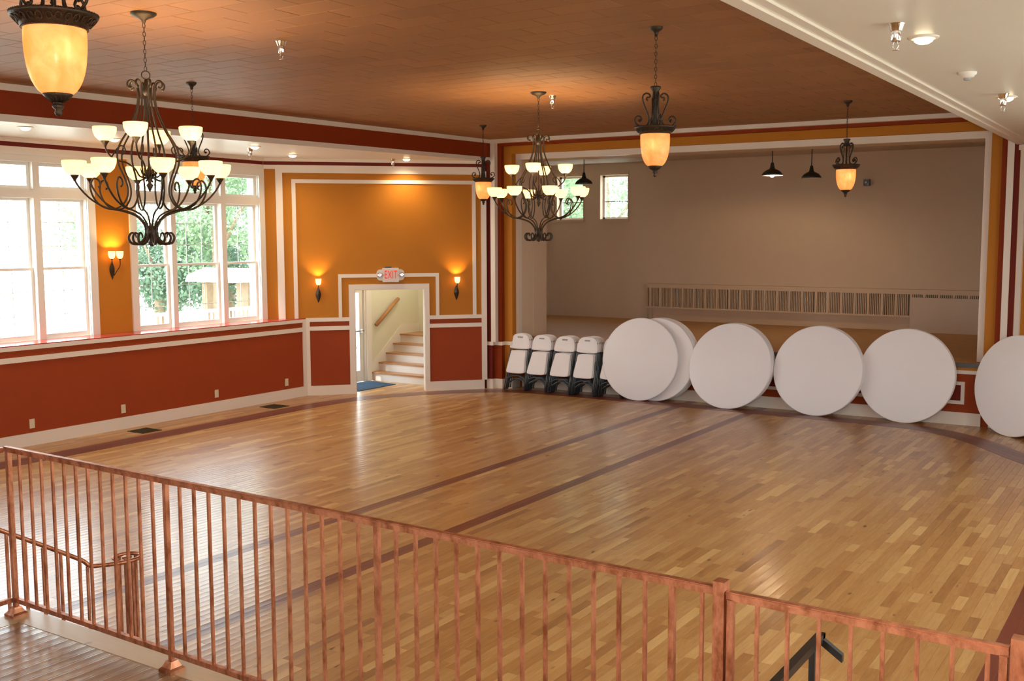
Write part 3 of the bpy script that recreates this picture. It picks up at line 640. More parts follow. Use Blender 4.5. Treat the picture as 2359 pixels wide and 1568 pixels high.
# ------------------------------------------------------------------ platform in the foreground
ZP = .667
pf = struct(MB().box(-6.05, .55, YB, 3.68, 0, ZP - .02).build('floor_platform', 'platform_wood', tone=(.5, .5, .5, 1)))
x_ = -5.93
while x_ < .5:
    y = 3.55
    while y > 1.0:
        L_ = random.choice((.5, .8, 1.2)); ya = max(y - L_, .9); mb = MB(); plank_mesh(mb, x_, x_ + .081, ya + .001, y, ZP)
        if x_ < -3.6: mb.build('plank', 'platform_wood', pf, tone=(random.uniform(.3, .7), random.random(), random.random(), 1))
        else:
            mb.build('plank', 'platform_wood', pf, tone=(random.uniform(.3, .7), random.random(), random.random(), 1))
        y = ya
    x_ += .083
m = MB(); m.box(-6.10, .55, 3.552, 3.715, ZP - .02, ZP + .002); m.build('nosing_board', 'nosing_wood', pf, tone=(.5, .2, .3, 1))
m = MB(); m.box(-6.10, -5.935, 1.0, 3.55, ZP - .02, ZP + .002); m.build('nosing_board', 'nosing_wood', pf, tone=(.5, .4, .1, 1))
stp = empty('side_steps', (-6.8, 3.9, 0), label='low wooden steps going down beside the platform corner', cat='steps')
for k in range(3):
    z = ZP - .167 * (k + 1); y0 = 3.10 + k * .30
    m = MB(); m.box(-7.5, -6.13, y0, y0 + .30, 0, z); m.build('step', 'platform_wood', stp, tone=(.5, .3, .2, 1))

# copper railing
RA = V(-6.06, 3.61, 0); RB = V(-1.43, 3.515, 0); FRL = (RA, (RB - RA).normalized(), V((RB - RA).normalized().y, -(RB - RA).normalized().x, 0))
ZT = 1.733
def rpt(s, w_, z): return FRL[0] + FRL[1] * s + FRL[2] * w_ + V(0, 0, z)
rl = empty('platform_railing', rpt(2.3, 0, ZP), label='long copper-painted metal railing along the platform edge', cat='railing')
def handrail(mb, fr, s0, s1, zt=ZT):
    # moulded cap: stepped profile
    for hw, a, b in ((.014, zt - .004, zt), (.0185, zt - .009, zt - .004), (.0155, zt - .013, zt - .009), (.0120, zt - .032, zt - .013)):
        mb.fbox(fr, s0, s1, a, b, -hw, hw)
m = MB(); handrail(m, FRL, -.018, 4.648); m.build('handrail', 'copper', rl)
m = MB(); m.fbox(FRL, .03, 4.645, .757, .785, -.014, .014); m.build('bottom_rail', 'copper', rl)
posts = [.012, 1.515, 3.008, 4.474]
def base_cap(mb, c, h=.035):
    r = [(.050, 0), (.050, .016), (.038, .027), (.026, .050), (.022, .060), (.008, .061)]
    for i in range(len(r) - 1):
        (a, z0), (b, z1) = r[i], r[i + 1]; q = []
        for rr, zz in ((a, z0), (b, z1)): q += [c + FRL[1] * (rr * sx_) + FRL[2] * (rr * sy_) + V(0, 0, zz) for sx_, sy_ in ((-1, -1), (1, -1), (1, 1), (-1, 1))]
        mb.add(q, [(0, 4, 5, 1), (1, 5, 6, 2), (2, 6, 7, 3), (3, 7, 4, 0)])
for i, s in enumerate(posts):
    m = MB(); hw = (.014, .0125, .0120, .0115)[i]; m.fbox(FRL, s - hw, s + hw, ZP, ZT - .03, -hw, hw); po = m.build('post', 'copper', rl)
    m = MB(); base_cap(m, rpt(s, 0, ZP + .001)); bo = m.build('base_plate', 'copper', po)
for i in range(3):
    a, b = posts[i], posts[i + 1]; n_ = 12
    for k in range(1, n_ + 1):
        s = a + (b - a) * k / (n_ + 1); m = MB(); m.fbox(FRL, s - .0072, s + .0072, .77, ZT - .028, -.0072, .0072)
        m.build('baluster', 'copper', rl)
m = MB(); m.fbox(FRL, 4.594 - .0068, 4.594 + .0068, .77, ZT - .028, -.0068, .0068); m.build('baluster', 'copper', rl)
for s in (4.668, 5.655):
    m = MB(); m.fbox(FRL, s - .0215, s + .0215, ZP, 1.757, -.026, .026); no = m.build('newel_post', 'copper', rl)
    m = MB(); base_cap(m, rpt(s, 0, ZP + .001)); m.build('base_plate', 'copper', no)
# return section running back along the platform's left edge
FR2 = (RA, V(0, -1, 0), V(-1, 0, 0))
m = MB(); handrail(m, FR2, .03, 1.6); m.build('handrail', 'copper', rl)
m = MB(); m.fbox(FR2, .02, 1.6, .757, .785, -.014, .014); m.build('bottom_rail', 'copper', rl)
for k in range(1, 13):
    s = k * .117; m = MB(); m.fbox(FR2, s - .0072, s + .0072, .77, ZT - .028, -.0072, .0072); m.build('baluster', 'copper', rl)
# gate
gt = empty('railing_gate', rpt(5.15, 0, ZP + .05), label='copper-painted barred gate between two square newel posts', cat='gate')
m = MB(); handrail(m, FRL, 4.692, 5.627, 1.723); m.build('top_rail', 'copper', gt)
m = MB(); m.fbox(FRL, 4.695, 4.719, .72, 1.695, -.012, .012); m.build('stile', 'copper', gt)
m = MB(); m.fbox(FRL, 5.600, 5.624, .72, 1.695, -.012, .012); m.build('stile', 'copper', gt)
m = MB(); m.fbox(FRL, 4.719, 5.600, .72, .75, -.012, .012); m.build('bottom_rail', 'copper', gt)
for s in (4.806, 4.917, 5.028, 5.137, 5.243, 5.353, 5.461, 5.566):
    m = MB(); m.fbox(FRL, s - .0066, s + .0066, .75, 1.695, -.0066, .0066); m.build('bar', 'copper', gt)
# black stair handrail beyond the gate
bh = empty('stair_handrail', (-1.32, 4.4, 0), label='black metal handrail of the steps beyond the copper gate', cat='handrail')
m = MB(); m.obox((-1.338, 3.75, 1.215), (.036, 0, 0), (0, .77, 0), (0, 0, .036)); m.build('rail', 'black_bar', bh)
m = MB(); m.obox((-1.338, 4.49, 1.216), (.036, 0, 0), (0, .03, 0), (0, 0, .035)); m.obox((-1.315, 4.492, 1.236), (.095, 0, -.062), (0, .028, 0), (.0, 0, -.035)); m.build('rail_end', 'black_bar', bh)
m = MB(); m.box(-1.333, -1.307, 4.385, 4.411, 0, 1.22); m.build('post', 'black_bar', bh)
m = MB(); m.box(-1.333, -1.307, 3.76, 3.786, 0, 1.22); m.build('post', 'black_bar', bh)
# lower stair rail with volute
sr = empty('stair_railing', (-6.1, 4.2, 0), label='copper stair railing ending in a curled volute below the platform', cat='railing')
pts = spline([(-6.17, 3.10, 1.50), (-6.17, 3.45, 1.285), (-6.165, 3.85, 1.045), (-6.16, 4.14, .865), (-6.14, 4.20, .810), (-6.10, 4.28, .800), (-6.06, 4.38, .795), (-6.055, 4.50, .79), (-6.11, 4.585, .788), (-6.20, 4.585, .787), (-6.245, 4.51, .787), (-6.22, 4.44, .787), (-6.17, 4.43, .787)], 5)
m = MB(); m.tube(pts, .0145, 8); m.build('handrail', 'copper', sr)
m = MB(); m.lathe([(.001, .795), (.03, .795), (.034, .788), (.03, .78), (.001, .78)], 16, (-6.155, 4.50, 0)); m.build('volute_cap', 'copper', sr)
for q in ((-6.17, 3.40, .50, 1.30), (-6.168, 3.52, .33, 1.23), (-6.167, 3.64, .33, 1.16), (-6.165, 3.76, .33, 1.09), (-6.165, 3.88, .17, 1.01), (-6.16, 4.00, .17, .94), (-6.14, 4.18, 0, .81), (-6.065, 4.36, 0, .79), (-6.055, 4.47, 0, .785), (-6.09, 4.565, 0, .785), (-6.18, 4.59, 0, .78), (-6.24, 4.50, 0, .78)):
    m = MB(); m.box(q[0] - .008, q[0] + .008, q[1] - .008, q[1] + .008, q[2], q[3]); m.build('baluster', 'copper', sr)
m = MB(); m.box(-6.17, -6.14, 4.485, 4.515, 0, .785); m.build('newel_post', 'copper', sr)

# ------------------------------------------------------------------ light fittings
def chain(mb, z0, z1, r=.011, L_=.045):
    n = max(1, int((z0 - z1) / (L_ * .74))); st_ = (z0 - z1) / n
    for k in range(n):
        zc = z0 - (k + .5) * st_; hl = st_ * .62; pts = []
        for j in range(9):
            a = 2 * PI * j / 8; x = r * math.cos(a); z = hl * math.sin(a); pts.append((x, 0, zc + z) if k % 2 else (0, x, zc + z))
        mb.tube(pts, .0028, 5, caps=False)
def canopy(mb, r=.10): mb.lathe([(r, 0), (r, -.012), (r * .8, -.03), (r * .4, -.045), (.02, -.06), (.012, -.085), (.001, -.085)], 28)
def polar(prof, ang, n=4):
    c, s = math.cos(ang), math.sin(ang); return spline([(r * c, r * s, z) for r, z in prof], n)
def point_light(parent, loc, energy, size=.03, col=(1, .74, .40)):
    l = bpy.data.lights.get('bulb_%g_%g' % (energy, size))
    if l is None:
        l = bpy.data.lights.new('bulb_%g_%g' % (energy, size), 'POINT'); l.energy = energy; l.shadow_soft_size = size; l.color = col
    o = bpy.data.objects.new('bulb_light', l); COL.objects.link(o); o.parent = parent; o.location = loc; return o

CUPW, PENW = 12.0, 48.0
def make_chandelier(label, loc, phi):
    e = empty('chandelier', loc, (0, 0, phi), label=label, cat='chandelier', group='two-tier scroll chandeliers')
    m = MB(); canopy(m, .105); m.build('canopy', 'iron', e, world=False)
    m = MB(); chain(m, -.085, -.475); m.build('chain', 'iron', e, world=False)
    m = MB(); pts = [(0, .035 * math.cos(a), -.51 + .035 * math.sin(a)) for a in [2 * PI * k / 12 for k in range(13)]]; m.tube(pts, .005, 6, caps=False); m.build('hanging_ring', 'iron', e, world=False)
    Z0 = -.565
    m = MB(); m.lathe([(.001, .02), (.012, .018), (.018, -.02), (.03, -.06), (.03, -.09), (.012, -.12), (.001, -.12)], 16, (0, 0, Z0)); m.build('crown_hub', 'iron', e, world=False)
    m = MB(); m.lathe([(.010, -.12), (.008, -.70), (.02, -.73), (.035, -.77), (.03, -.80), (.012, -.84), (.03, -.86), (.012, -.90), (.001, -.92)], 14, (0, 0, Z0))
    for k in range(8): a = k * PI / 4; m.tube([(.02 * math.cos(a), .02 * math.sin(a), Z0 - .79), (.06 * math.cos(a), .06 * math.sin(a), Z0 - .76), (.075 * math.cos(a), .075 * math.sin(a), Z0 - .71)], [.009, .007, .002], 5)
    m.build('centre_finial', 'iron', e, world=False)
    stem = [(.115, -.045), (.135, -.06), (.152, -.035), (.143, -.005), (.112, .005), (.080, -.025), (.070, -.11), (.078, -.20), (.11, -.30), (.168, -.42), (.228, -.52), (.255, -.61), (.245, -.70), (.205, -.80), (.18, -.89), (.19, -.97), (.24, -1.04), (.32, -1.065), (.41, -1.03), (.465, -.95), (.478, -.87), (.45, -.815), (.41, -.83), (.40, -.87), (.42, -.89)]
    arm = [(.125, -1.305), (.135, -1.272), (.165, -1.265), (.187, -1.305), (.165, -1.35), (.11, -1.355), (.065, -1.32), (.045, -1.26), (.06, -1.19), (.125, -1.12), (.23, -1.08), (.35, -1.055), (.46, -.995), (.54, -.915), (.585, -.845), (.592, -.80)]
    uarm = [(.10, -.83), (.085, -.80), (.10, -.775)][:1] + [(.03, -.80), (.08, -.785), (.12, -.72), (.19, -.67), (.27, -.65), (.33, -.60), (.355, -.545), (.357, -.50)]
    ucurl = [(.30, -.62), (.26, -.56), (.22, -.53), (.19, -.56), (.205, -.60), (.235, -.59)]
    cup = [(.022, 0), (.048, .006), (.078, .035), (.094, .075), (.098, .112), (.094, .118), (.090, .108), (.073, .042), (.045, .012), (.022, .006)]
    sock = [(.010, -.05), (.014, -.035), (.030, -.010), (.036, .0), (.030, .006), (.0, .006)]
    def cupset(r, z, a):
        c = (r * math.cos(a), r * math.sin(a), z); m = MB(); m.lathe(cup, 24, c); s = m.build('glass_shade', 'cream_glass', e, world=False)
        m = MB(); m.lathe(sock, 12, c); m.build('socket', 'iron', s, world=False)
        point_light(e, (c[0], c[1], z + .05), CUPW, .022)
    for k in range(8):
        a = k * PI / 4
        m = MB(); m.tube([p + V(0, 0, Z0) for p in polar(stem, a + .06)], .0082, 6); m.build('scroll_stem', 'iron', e, world=False)
        m = MB(); pr = [p + V(0, 0, Z0) for p in polar(arm, a)]; m.tube(pr, [.006 + .006 * math.sin(min(1, i / len(pr) * 1.6) * PI) if i < len(pr) * .6 else .0085 for i in range(len(pr))], 6); m.build('lower_arm', 'iron', e, world=False)
        cupset(.592, Z0 - .79, a)
    off = R(-25)
    for k in range(4):
        a = k * PI / 2 + off
        m = MB(); m.tube([p + V(0, 0, Z0) for p in polar(uarm, a)], .0075, 6); m.tube([p + V(0, 0, Z0) for p in polar(ucurl, a + .05)], .006, 6); m.build('upper_arm', 'iron', e, world=False)
        cupset(.357, Z0 - .49, a)
    m = MB(); m.lathe([(.001, -1.19), (.02, -1.20), (.045, -1.235), (.05, -1.26), (.03, -1.29), (.02, -1.33), (.03, -1.35), (.012, -1.375), (.001, -1.38)], 16, (0, 0, Z0)); m.build('bottom_finial', 'iron', e, world=False)
    return e
c1 = make_chandelier('brown iron two-tier chandelier hanging in front of the left windows', (-7.50, 5.86, ZC), R(-28))
index_kids()
c2 = copy_tree(c1); c2.location = (-7.33, 11.87, ZC); c2.rotation_euler = (0, 0, R(-44.4)); c2['label'] = 'iron two-tier chandelier hanging near the stage opening, lower left of it'

def make_pendant(loc):
    e = empty('pendant_lamp', loc, cat='pendant lamp', group='amber bell pendant lamps')
    m = MB(); canopy(m, .062); m.build('canopy', 'iron', e, world=False)
    m = MB(); chain(m, -.085, -.525); m.build('chain', 'iron', e, world=False)
    Z0 = -.525
    m = MB(); m.lathe([(.001, .005), (.045, .0), (.05, -.012), (.035, -.035), (.03, -.06), (.026, -.10), (.012, -.11), (.001, -.11)], 20, (0, 0, Z0)); m.build('cap', 'iron', e, world=False)
    m = MB(); m.lathe([(.012, -.10), (.012, -.36)], 10, (0, 0, Z0))
    for k in range(40):   # rope twist on the stem
        a = k * .9; m.tube([(.013 * math.cos(a), .013 * math.sin(a), Z0 - .11 - k * .0062), (.013 * math.cos(a + .9), .013 * math.sin(a + .9), Z0 - .1162 - k * .0062)], .0035, 5, caps=False)
    m.build('twisted_stem', 'iron', e, world=False)
    sc = [(.062, -.128), (.072, -.120), (.066, -.105), (.048, -.110), (.044, -.135), (.062, -.150), (.088, -.140), (.098, -.105), (.085, -.070), (.105, -.080), (.12, -.115), (.108, -.165), (.082, -.225), (.062, -.285), (.070, -.335), (.105, -.357), (.155, -.352), (.192, -.315), (.178, -.270), (.145, -.268), (.128, -.295), (.145, -.318), (.158, -.300)]
    sc = [(.070, -.125), (.078, -.108), (.062, -.098), (.046, -.112), (.050, -.138), (.074, -.146), (.092, -.12)][:1] + [(.082, -.118), (.078, -.100), (.060, -.098), (.048, -.088), (.060, -.070), (.085, -.062), (.112, -.080), (.118, -.118), (.100, -.175), (.075, -.235), (.060, -.29), (.070, -.337), (.105, -.357), (.155, -.350), (.190, -.313), (.176, -.272), (.145, -.268), (.128, -.295), (.145, -.316)]
    for k in range(4):
        a = k * PI / 2 + R(12); m = MB(); m.tube([p + V(0, 0, Z0) for p in polar(sc, a, 4)], .0075, 6); p = (.145 * math.cos(a), .145 * math.sin(a), Z0 - .306)
        m.lathe([(.001, .014), (.010, .010), (.014, 0), (.010, -.010), (.001, -.014)], 8, p); m.build('scroll', 'iron', e, world=False)
        a2 = a + PI / 4; m = MB(); m.tube([(.045 * math.cos(a2), .045 * math.sin(a2), Z0 - .36), (.035 * math.cos(a2), .035 * math.sin(a2), Z0 - .25), (.03 * math.cos(a2), .03 * math.sin(a2), Z0 - .05)], .005, 6); m.build('rod', 'iron', e, world=False)
    m = MB(); m.lathe([(.132, -.428), (.140, -.425), (.150, -.405), (.172, -.383), (.186, -.375), (.190, -.366), (.184, -.358), (.15, -.362), (.05, -.366), (.012, -.366)], 40, (0, 0, Z0))
    for k in range(64):
        a = 2 * PI * k / 64
        for rr, zz, s_ in ((.187, -.361, .0042), (.141, -.425, .0035)):
            m.lathe([(.0004, s_), (s_, 0), (.0004, -s_)], 5, (rr * math.cos(a), rr * math.sin(a), Z0 + zz))
    for k in range(26):
        a = 2 * PI * k / 26; P = []
        for t_ in range(9):
            th = t_ / 8 * 2 * PI * .9; aa = a + (.095 if k % 2 else -.095) * math.cos(th) * (1 - t_ * .06); zz = -.398 + .019 * math.sin(th) * (1 - t_ * .06); rr = .163 + (zz + .398) * .9; P.append((rr * math.cos(aa), rr * math.sin(aa), Z0 + zz))
        m.tube(P, .0036, 5)
    m.build('collar', 'iron', e, world=False)
    m = MB(); m.lathe([(.132, -.415), (.1342, -.445), (.1345, -.47), (.134, -.50), (.132, -.53), (.129, -.56), (.125, -.59), (.118, -.622), (.108, -.652), (.096, -.677), (.082, -.697), (.067, -.710), (.052, -.718), (.020, -.724), (.020, -.720), (.050, -.713), (.080, -.689), (.105, -.645), (.121, -.588), (.128, -.53), (.1305, -.47), (.128, -.415)], 40, (0, 0, Z0)); m.build('glass_shade', 'amber_glass', e, world=False)
    m = MB(); m.lathe([(.001, -.70), (.058, -.705), (.066, -.714), (.056, -.726), (.036, -.738), (.020, -.748), (.018, -.757), (.026, -.762), (.024, -.772), (.013, -.782), (.018, -.795), (.010, -.808), (.001, -.812)], 24, (0, 0, Z0))
    for k in range(14): a = 2 * PI * k / 14; m.tube([(.062 * math.cos(a), .062 * math.sin(a), Z0 - .712), (.045 * math.cos(a + .15), .045 * math.sin(a + .15), Z0 - .732), (.02 * math.cos(a + .3), .02 * math.sin(a + .3), Z0 - .748)], .005, 5)
    m.build('finial', 'iron', e, world=False)
    point_light(e, (.07, -.01, Z0 - .52), PENW, .022, (1, .77, .48))
    return e
p0 = make_pendant((-4.345, 2.915, ZC + .012)); p0['label'] = 'nearest and largest amber bell pendant lamp, cut off by the top of the photo'
index_kids()
for loc, rz, lb in (((-10.34, 8.74, ZC), 140, 'amber bell pendant lamp hanging behind the near chandelier'), ((-10.24, 14.80, ZC), -75, 'amber bell pendant lamp hanging beside the corner post'),
                    ((-4.20, 8.82, ZC), -62, 'large amber bell pendant lamp hanging in front of the stage opening top'), ((-4.23, 15.09, ZC), -38, 'small amber bell pendant lamp at the right part of the stage opening')):
    c = copy_tree(p0); c.location = loc; c.scale = (1, 1, 1); c.rotation_euler = (0, 0, R(rz)); c['label'] = lb

def sconce(fr, u, z, label, double=False):
    o, uu, n = fr; base = o + uu * u + V(0, 0, z); e = empty('wall_sconce', base, label=label, cat='wall lamp', group='wall sconces')
    m = MB(); N_ = 12; poly = [(0, -.17), (.022, -.12), (.048, -.04), (.052, 0), (.040, .05), (.018, .10), (0, .14), (-.018, .10), (-.040, .05), (-.052, 0), (-.048, -.04), (-.022, -.12)]
    lo = [base + uu * p + V(0, 0, q) + n * .002 for p, q in poly]; mid = base + n * .05
    m.add(lo + [mid], [(i, (i + 1) % 12, 12) for i in range(12)]); m.build('leaf_backplate', 'iron', e)
    sides = (-.075, .075) if double else (0,)
    for sd in sides:
        top = base + uu * sd + n * .11 + V(0, 0, .17)
        m = MB(); m.tube(spline([base + n * .045 - V(0, 0, .10), base + n * .085 + uu * sd * .4 - V(0, 0, .02), base + uu * sd * .9 + n * .115 + V(0, 0, .06), top], 4), .007, 6); ar = m.build('arm', 'iron', e)
        m = MB(); m.lathe([(.008, -.02), (.022, 0), (.024, .008), (.0, .008)], 10, top); m.build('socket', 'iron', ar)
        m = MB(); m.lathe([(.020, 0), (.040, .02), (.052, .06), (.055, .12), (.051, .12), (.048, .06), (.036, .026), (.018, .006)], 20, top); m.build('glass_shade', 'cream_glass', e)
        point_light(e, tuple(top + V(0, 0, .06) - parent_loc(e)), 22.0, .02, (1, .60, .20))
    return e
sconce(FD, .248, 1.93, 'small iron wall sconce left of the doorway')
sconce(FD, 2.91, 1.93, 'small iron wall sconce right of the doorway')
sconce(FW_, 10.62, 2.50, 'two-light iron wall sconce between the two window groups', True)

# exit sign
ex = empty('exit_sign', FD[0] + FD[1] * 1.62 + V(0, 0, 2.13), label='white EXIT sign with two emergency lamp heads over the doorway', cat='exit sign')
m = MB(); c0 = FD[0] + FD[1] * 1.62 + FD[2] * .002 + V(0, 0, 2.275)
def rr(w_, h_, r_): return [(sx_ * (w_ - r_) + r_ * math.cos(a), sz_ * (h_ - r_) + r_ * math.sin(a)) for sx_, sz_, a0 in ((1, 1, 0), (-1, 1, 90), (-1, -1, 180), (1, -1, 270)) for a in [R(a0 + k * 22.5) for k in range(5)]]
m.prism(rr(.265, .105, .07), c0, FD[1], V(0, 0, 1), FD[2] * .05); m.prism(rr(.155, .135, .01), c0, FD[1], V(0, 0, 1), FD[2] * .075); m.build('housing', 'exit_white', ex)
for sd in (-.215, .215):
    m = MB(); m.lathe([(.045, 0), (.045, .03), (.036, .035), (.001, .028)], 18, c0 + FD[1] * sd + FD[2] * .05, ax=FD[2]); m.build('lamp_head', 'chrome', ex)
m = MB(); m.fbox(FD, 1.52, 1.64, 2.41, 2.435, 0, .04); m.build('mount_clip', 'black_bar', ex)
def text_mesh(name, body, size, origin, ux, uz, nn, depth, mat, parent, xs=1.0):
    cu = bpy.data.curves.new(name, 'FONT'); cu.body = body; cu.size = size; cu.align_x = 'CENTER'; cu.align_y = 'CENTER'; cu.extrude = depth
    to = bpy.data.objects.new(name + '_tmp', cu); COL.objects.link(to); bpy.context.view_layer.update()
    me = bpy.data.meshes.new_from_object(to.evaluated_get(bpy.context.evaluated_depsgraph_get())); bpy.data.objects.remove(to)
    L0 = parent_loc(parent); MX = Matrix(((ux.x * xs, uz.x, nn.x, origin.x - L0.x), (ux.y * xs, uz.y, nn.y, origin.y - L0.y), (ux.z * xs, uz.z, nn.z, origin.z - L0.z), (0, 0, 0, 1)))
    me.transform(MX); me.materials.clear(); me.materials.append(M[mat]); o = bpy.data.objects.new(name, me); COL.objects.link(o); o.parent = parent; return o
text_mesh('lettering', 'EXIT', .225, c0 + FD[2] * .078, FD[1], V(0, 0, 1), FD[2], .003, 'exit_red', ex, .54)
for sd in (-1, 1):
    m = MB(); q = c0 + FD[1] * (sd * .138) + FD[2] * .076; m.prism([(0.0, 0), (-.014, .018), (-.006, .018), (.008, 0), (-.006, -.018), (-.014, -.018)], q, FD[1] * sd, V(0, 0, 1), FD[2] * .004); m.build('arrow', 'exit_red', ex)

# recessed downlights, sprinklers, detector
def downlight(x, y, z, label, on=True):
    e = empty('recessed_downlight', (x, y, z), label=label, cat='downlight', group='recessed ceiling downlights')
    m = MB(); m.lathe([(.105, 0), (.10, -.010), (.078, -.014), (.070, -.006), (.066, .0)], 28, (x, y, z)); m.build('trim_ring', 'white_trim', e)
    m = MB(); m.lathe([(.070, -.004), (.060, -.030), (.035, -.045), (.001, -.050)], 24, (x, y, z)); m.build('bulb', 'lamp_lens', e)
    l = bpy.data.lights.get('downlight_spot')
    if l is None: l = bpy.data.lights.new('downlight_spot', 'SPOT'); l.energy = 75; l.spot_size = R(150); l.spot_blend = 1.0; l.color = (1, .78, .5); l.shadow_soft_size = .05
    o = bpy.data.objects.new('downlight_spot', l); COL.objects.link(o); o.parent = e; o.location = (0, 0, -.07)
downlight(-1.70, 7.90, ZSR, 'recessed downlight in the white soffit beside the nearest sprinkler')
downlight(-1.71, 11.75, ZSR, 'recessed downlight at the far end of the right white soffit')
for x, y, lb in ((-13.02, 8.24, 'recessed downlight over the left end of the windows'), (-13.50, 9.95, 'recessed downlight behind the left cups of the near chandelier'), (-12.83, 12.08, 'recessed downlight beside the left soffit sprinkler'), (-13.60, 13.70, 'recessed downlight near the corner of the window wall'), (-12.54, 15.60, 'recessed downlight above the doorway wall')):
    downlight(x, y, ZS, lb)
def sprinkler(x, y, z, label):
    e = empty('sprinkler', (x, y, z), label=label, cat='sprinkler', group='ceiling sprinkler heads')
    m = MB(); m.lathe([(.055, 0), (.050, -.006), (.036, -.045), (.032, -.048)], 20, (x, y, z)); m.build('escutcheon', 'chrome', e)
    m = MB(); m.lathe([(.032, -.045), (.032, -.105), (.026, -.115), (.001, -.115)], 18, (x, y, z)); m.build('body', 'chrome', e)
    m = MB()
    for s in (-1, 1): m.tube(spline([(x + s * .010, y, z - .115), (x + s * .018, y, z - .135), (x + s * .012, y, z - .155), (x, y, z - .168)], 3), .003, 5)
    m.lathe([(.001, -.166), (.024, -.168), (.024, -.171), (.001, -.173)], 12, (x, y, z)); m.build('deflector', 'chrome', e)
sprinkler(-7.48, 7.42, ZC, 'chrome sprinkler head on the brown ceiling right of the near chandelier')
sprinkler(-7.35, 12.26, ZC, 'chrome sprinkler head on the brown ceiling beside the far chandelier')
sprinkler(-1.745, 7.30, ZSR, 'nearest chrome sprinkler head in the right white soffit')
sprinkler(-1.70, 11.48, ZSR, 'far chrome sprinkler head in the right white soffit')
sprinkler(-13.20, 12.33, ZS, 'sprinkler head in the left white soffit above the windows')
sprinkler(-12.79, 15.50, ZS, 'sprinkler head in the left white soffit above the doorway wall')
e = empty('smoke_detector', (-1.74, 9.80, ZSR), label='round white smoke detector on the right white soffit', cat='smoke detector')
m = MB(); m.lathe([(.075, 0), (.073, -.018), (.060, -.026), (.052, -.040), (.030, -.048), (.001, -.048)], 28, (-1.74, 9.80, ZSR)); m.build('base', 'exit_white', e)
m = MB(); m.lathe([(.030, -.046), (.030, -.062), (.024, -.067), (.001, -.067)], 20, (-1.74, 9.80, ZSR)); m.build('sensor_head', 'slot_grey', e)

# stage pendant lamps
def barn_lamp(x, y, zt, zb, r, label, on):
    e = empty('barn_pendant', (x, y, zt), label=label, cat='pendant lamp', group='dark metal stage pendant lamps')
    m = MB(); m.tube([(x, y, zt), (x, y, zb + .25)], .010, 6); m.build('stem', 'dark_metal', e)
    m = MB(); m.lathe([(.012, .26), (.03, .25), (.038, .20), (.045, .16), (.06, .13), (.10, .115), (r * .75, .08), (r * .95, .035), (r, 0), (r * .97, 0), (r * .9, .035), (r * .7, .075), (.08, .105), (.0, .12)], 32, (x, y, zb)); m.build('lamp_shade', 'dark_metal', e)
    m = MB(); m.lathe([(r * .965, .001), (r * .89, .033), (r * .69, .072), (.08, .102), (.001, .117)], 32, (x, y, zb)); m.build('reflector', 'exit_white', e)
    zo = -.05 if on else 0
    m = MB(); m.lathe([(.001, .015 + zo), (.03, .02 + zo), (.045, .05 + zo), (.04, .09 + zo), (.02, .11 + zo)], 14, (x, y, zb)); m.build('bulb', 'lamp_lens' if on else 'exit_white', e)
    if on: point_light(e, (.10, 0, zb - zt + .04), 62.0, .03, (1, .72, .42))
barn_lamp(-7.20, 20.5, 4.79, 4.185, .21, 'lit dark metal pendant lamp over the stage', True)
barn_lamp(-6.85, 21.9, 4.79, 4.185, .205, 'unlit dark metal pendant lamp right of the lit one over the stage', False)
barn_lamp(-11.48, 20.5, 4.79, 4.145, .20, 'dark metal pendant lamp over the stage beside the back windows', False)

# outlets and floor vents
for i, (y, lb) in enumerate(((8.81, 'left-hand beige outlet plate low on the red wall, at the picture edge'), (10.365, 'second beige outlet plate from the left low on the red wall'), (12.25, 'third beige outlet plate from the left low on the red wall'), (13.92, 'beige outlet plate low on the red wall nearest the corner'))):
    e = empty('outlet_plate', (-14.11, y, .31), label=lb, cat='outlet', group='outlet plates on the red wall')
    m = MB(); m.fbox(FL, y - .04, y + .04, .25, .385, 0, .007); m.build('plate', 'outlet', e)
    for z in (.285, .335):
        m = MB(); m.fbox(FL, y - .016, y + .016, z, z + .026, .007, .010); m.build('socket', 'outlet', e)
for y, lb in ((10.42, 'brown floor vent grille nearer the railing, beside the red wall'), (13.18, 'brown floor vent grille nearest the doorway corner')):
    e = empty('floor_vent', (-13.68, y, 0), label=lb, cat='floor vent', group='floor vents along the left wall')
    m = MB(); m.box(-13.86, -13.50, y - .17, y + .17, .0005, .003); m.build('backing', 'black_bar', e)
    m = MB(); m.box(-13.87, -13.49, y - .18, y - .155, .0, .006); m.box(-13.87, -13.49, y + .155, y + .18, 0, .006); m.box(-13.87, -13.845, y - .18, y + .18, 0, .006); m.box(-13.515, -13.49, y - .18, y + .18, 0, .006); m.build('frame', 'vent_dark', e)
    m = MB()
    for k in range(14): xx = -13.84 + k * .0245; m.box(xx, xx + .010, y - .155, y + .155, .001, .005)
    m.build('grille', 'vent_dark', e)

# ------------------------------------------------------------------ folding tables
def make_table():
    e = empty('folding_table', cat='table')
    m = MB(); R_ = .76; prof = [(.001, 0), (R_ - .018, 0), (R_ - .006, .004), (R_, .014), (R_, .032), (R_ - .006, .040), (R_ - .02, .042), (.001, .036)]
    # disc standing upright: axis along local Y, front face at y=0, centre at z=R
    m.lathe(prof, 96, (0, 0, R_), ax=(0, 1, 0)); m.build('tabletop', 'table_plastic', e, world=False)
    for s in (-1, 1):
        m = MB(); m.tube(spline([(-.32, .041, R_ + s * .12), (-.34, .041, R_ + s * .50), (-.25, .041, R_ + s * .58), (.25, .041, R_ + s * .58), (.34, .041, R_ + s * .50), (.32, .041, R_ + s * .12)], 4), .007, 6); m.build('folding_leg', 'grey_metal', e, world=False)
    return e
tb = make_table(); index_kids()
first = True
ORD = ['front', 'second', 'third', 'fourth', 'fifth', 'sixth']
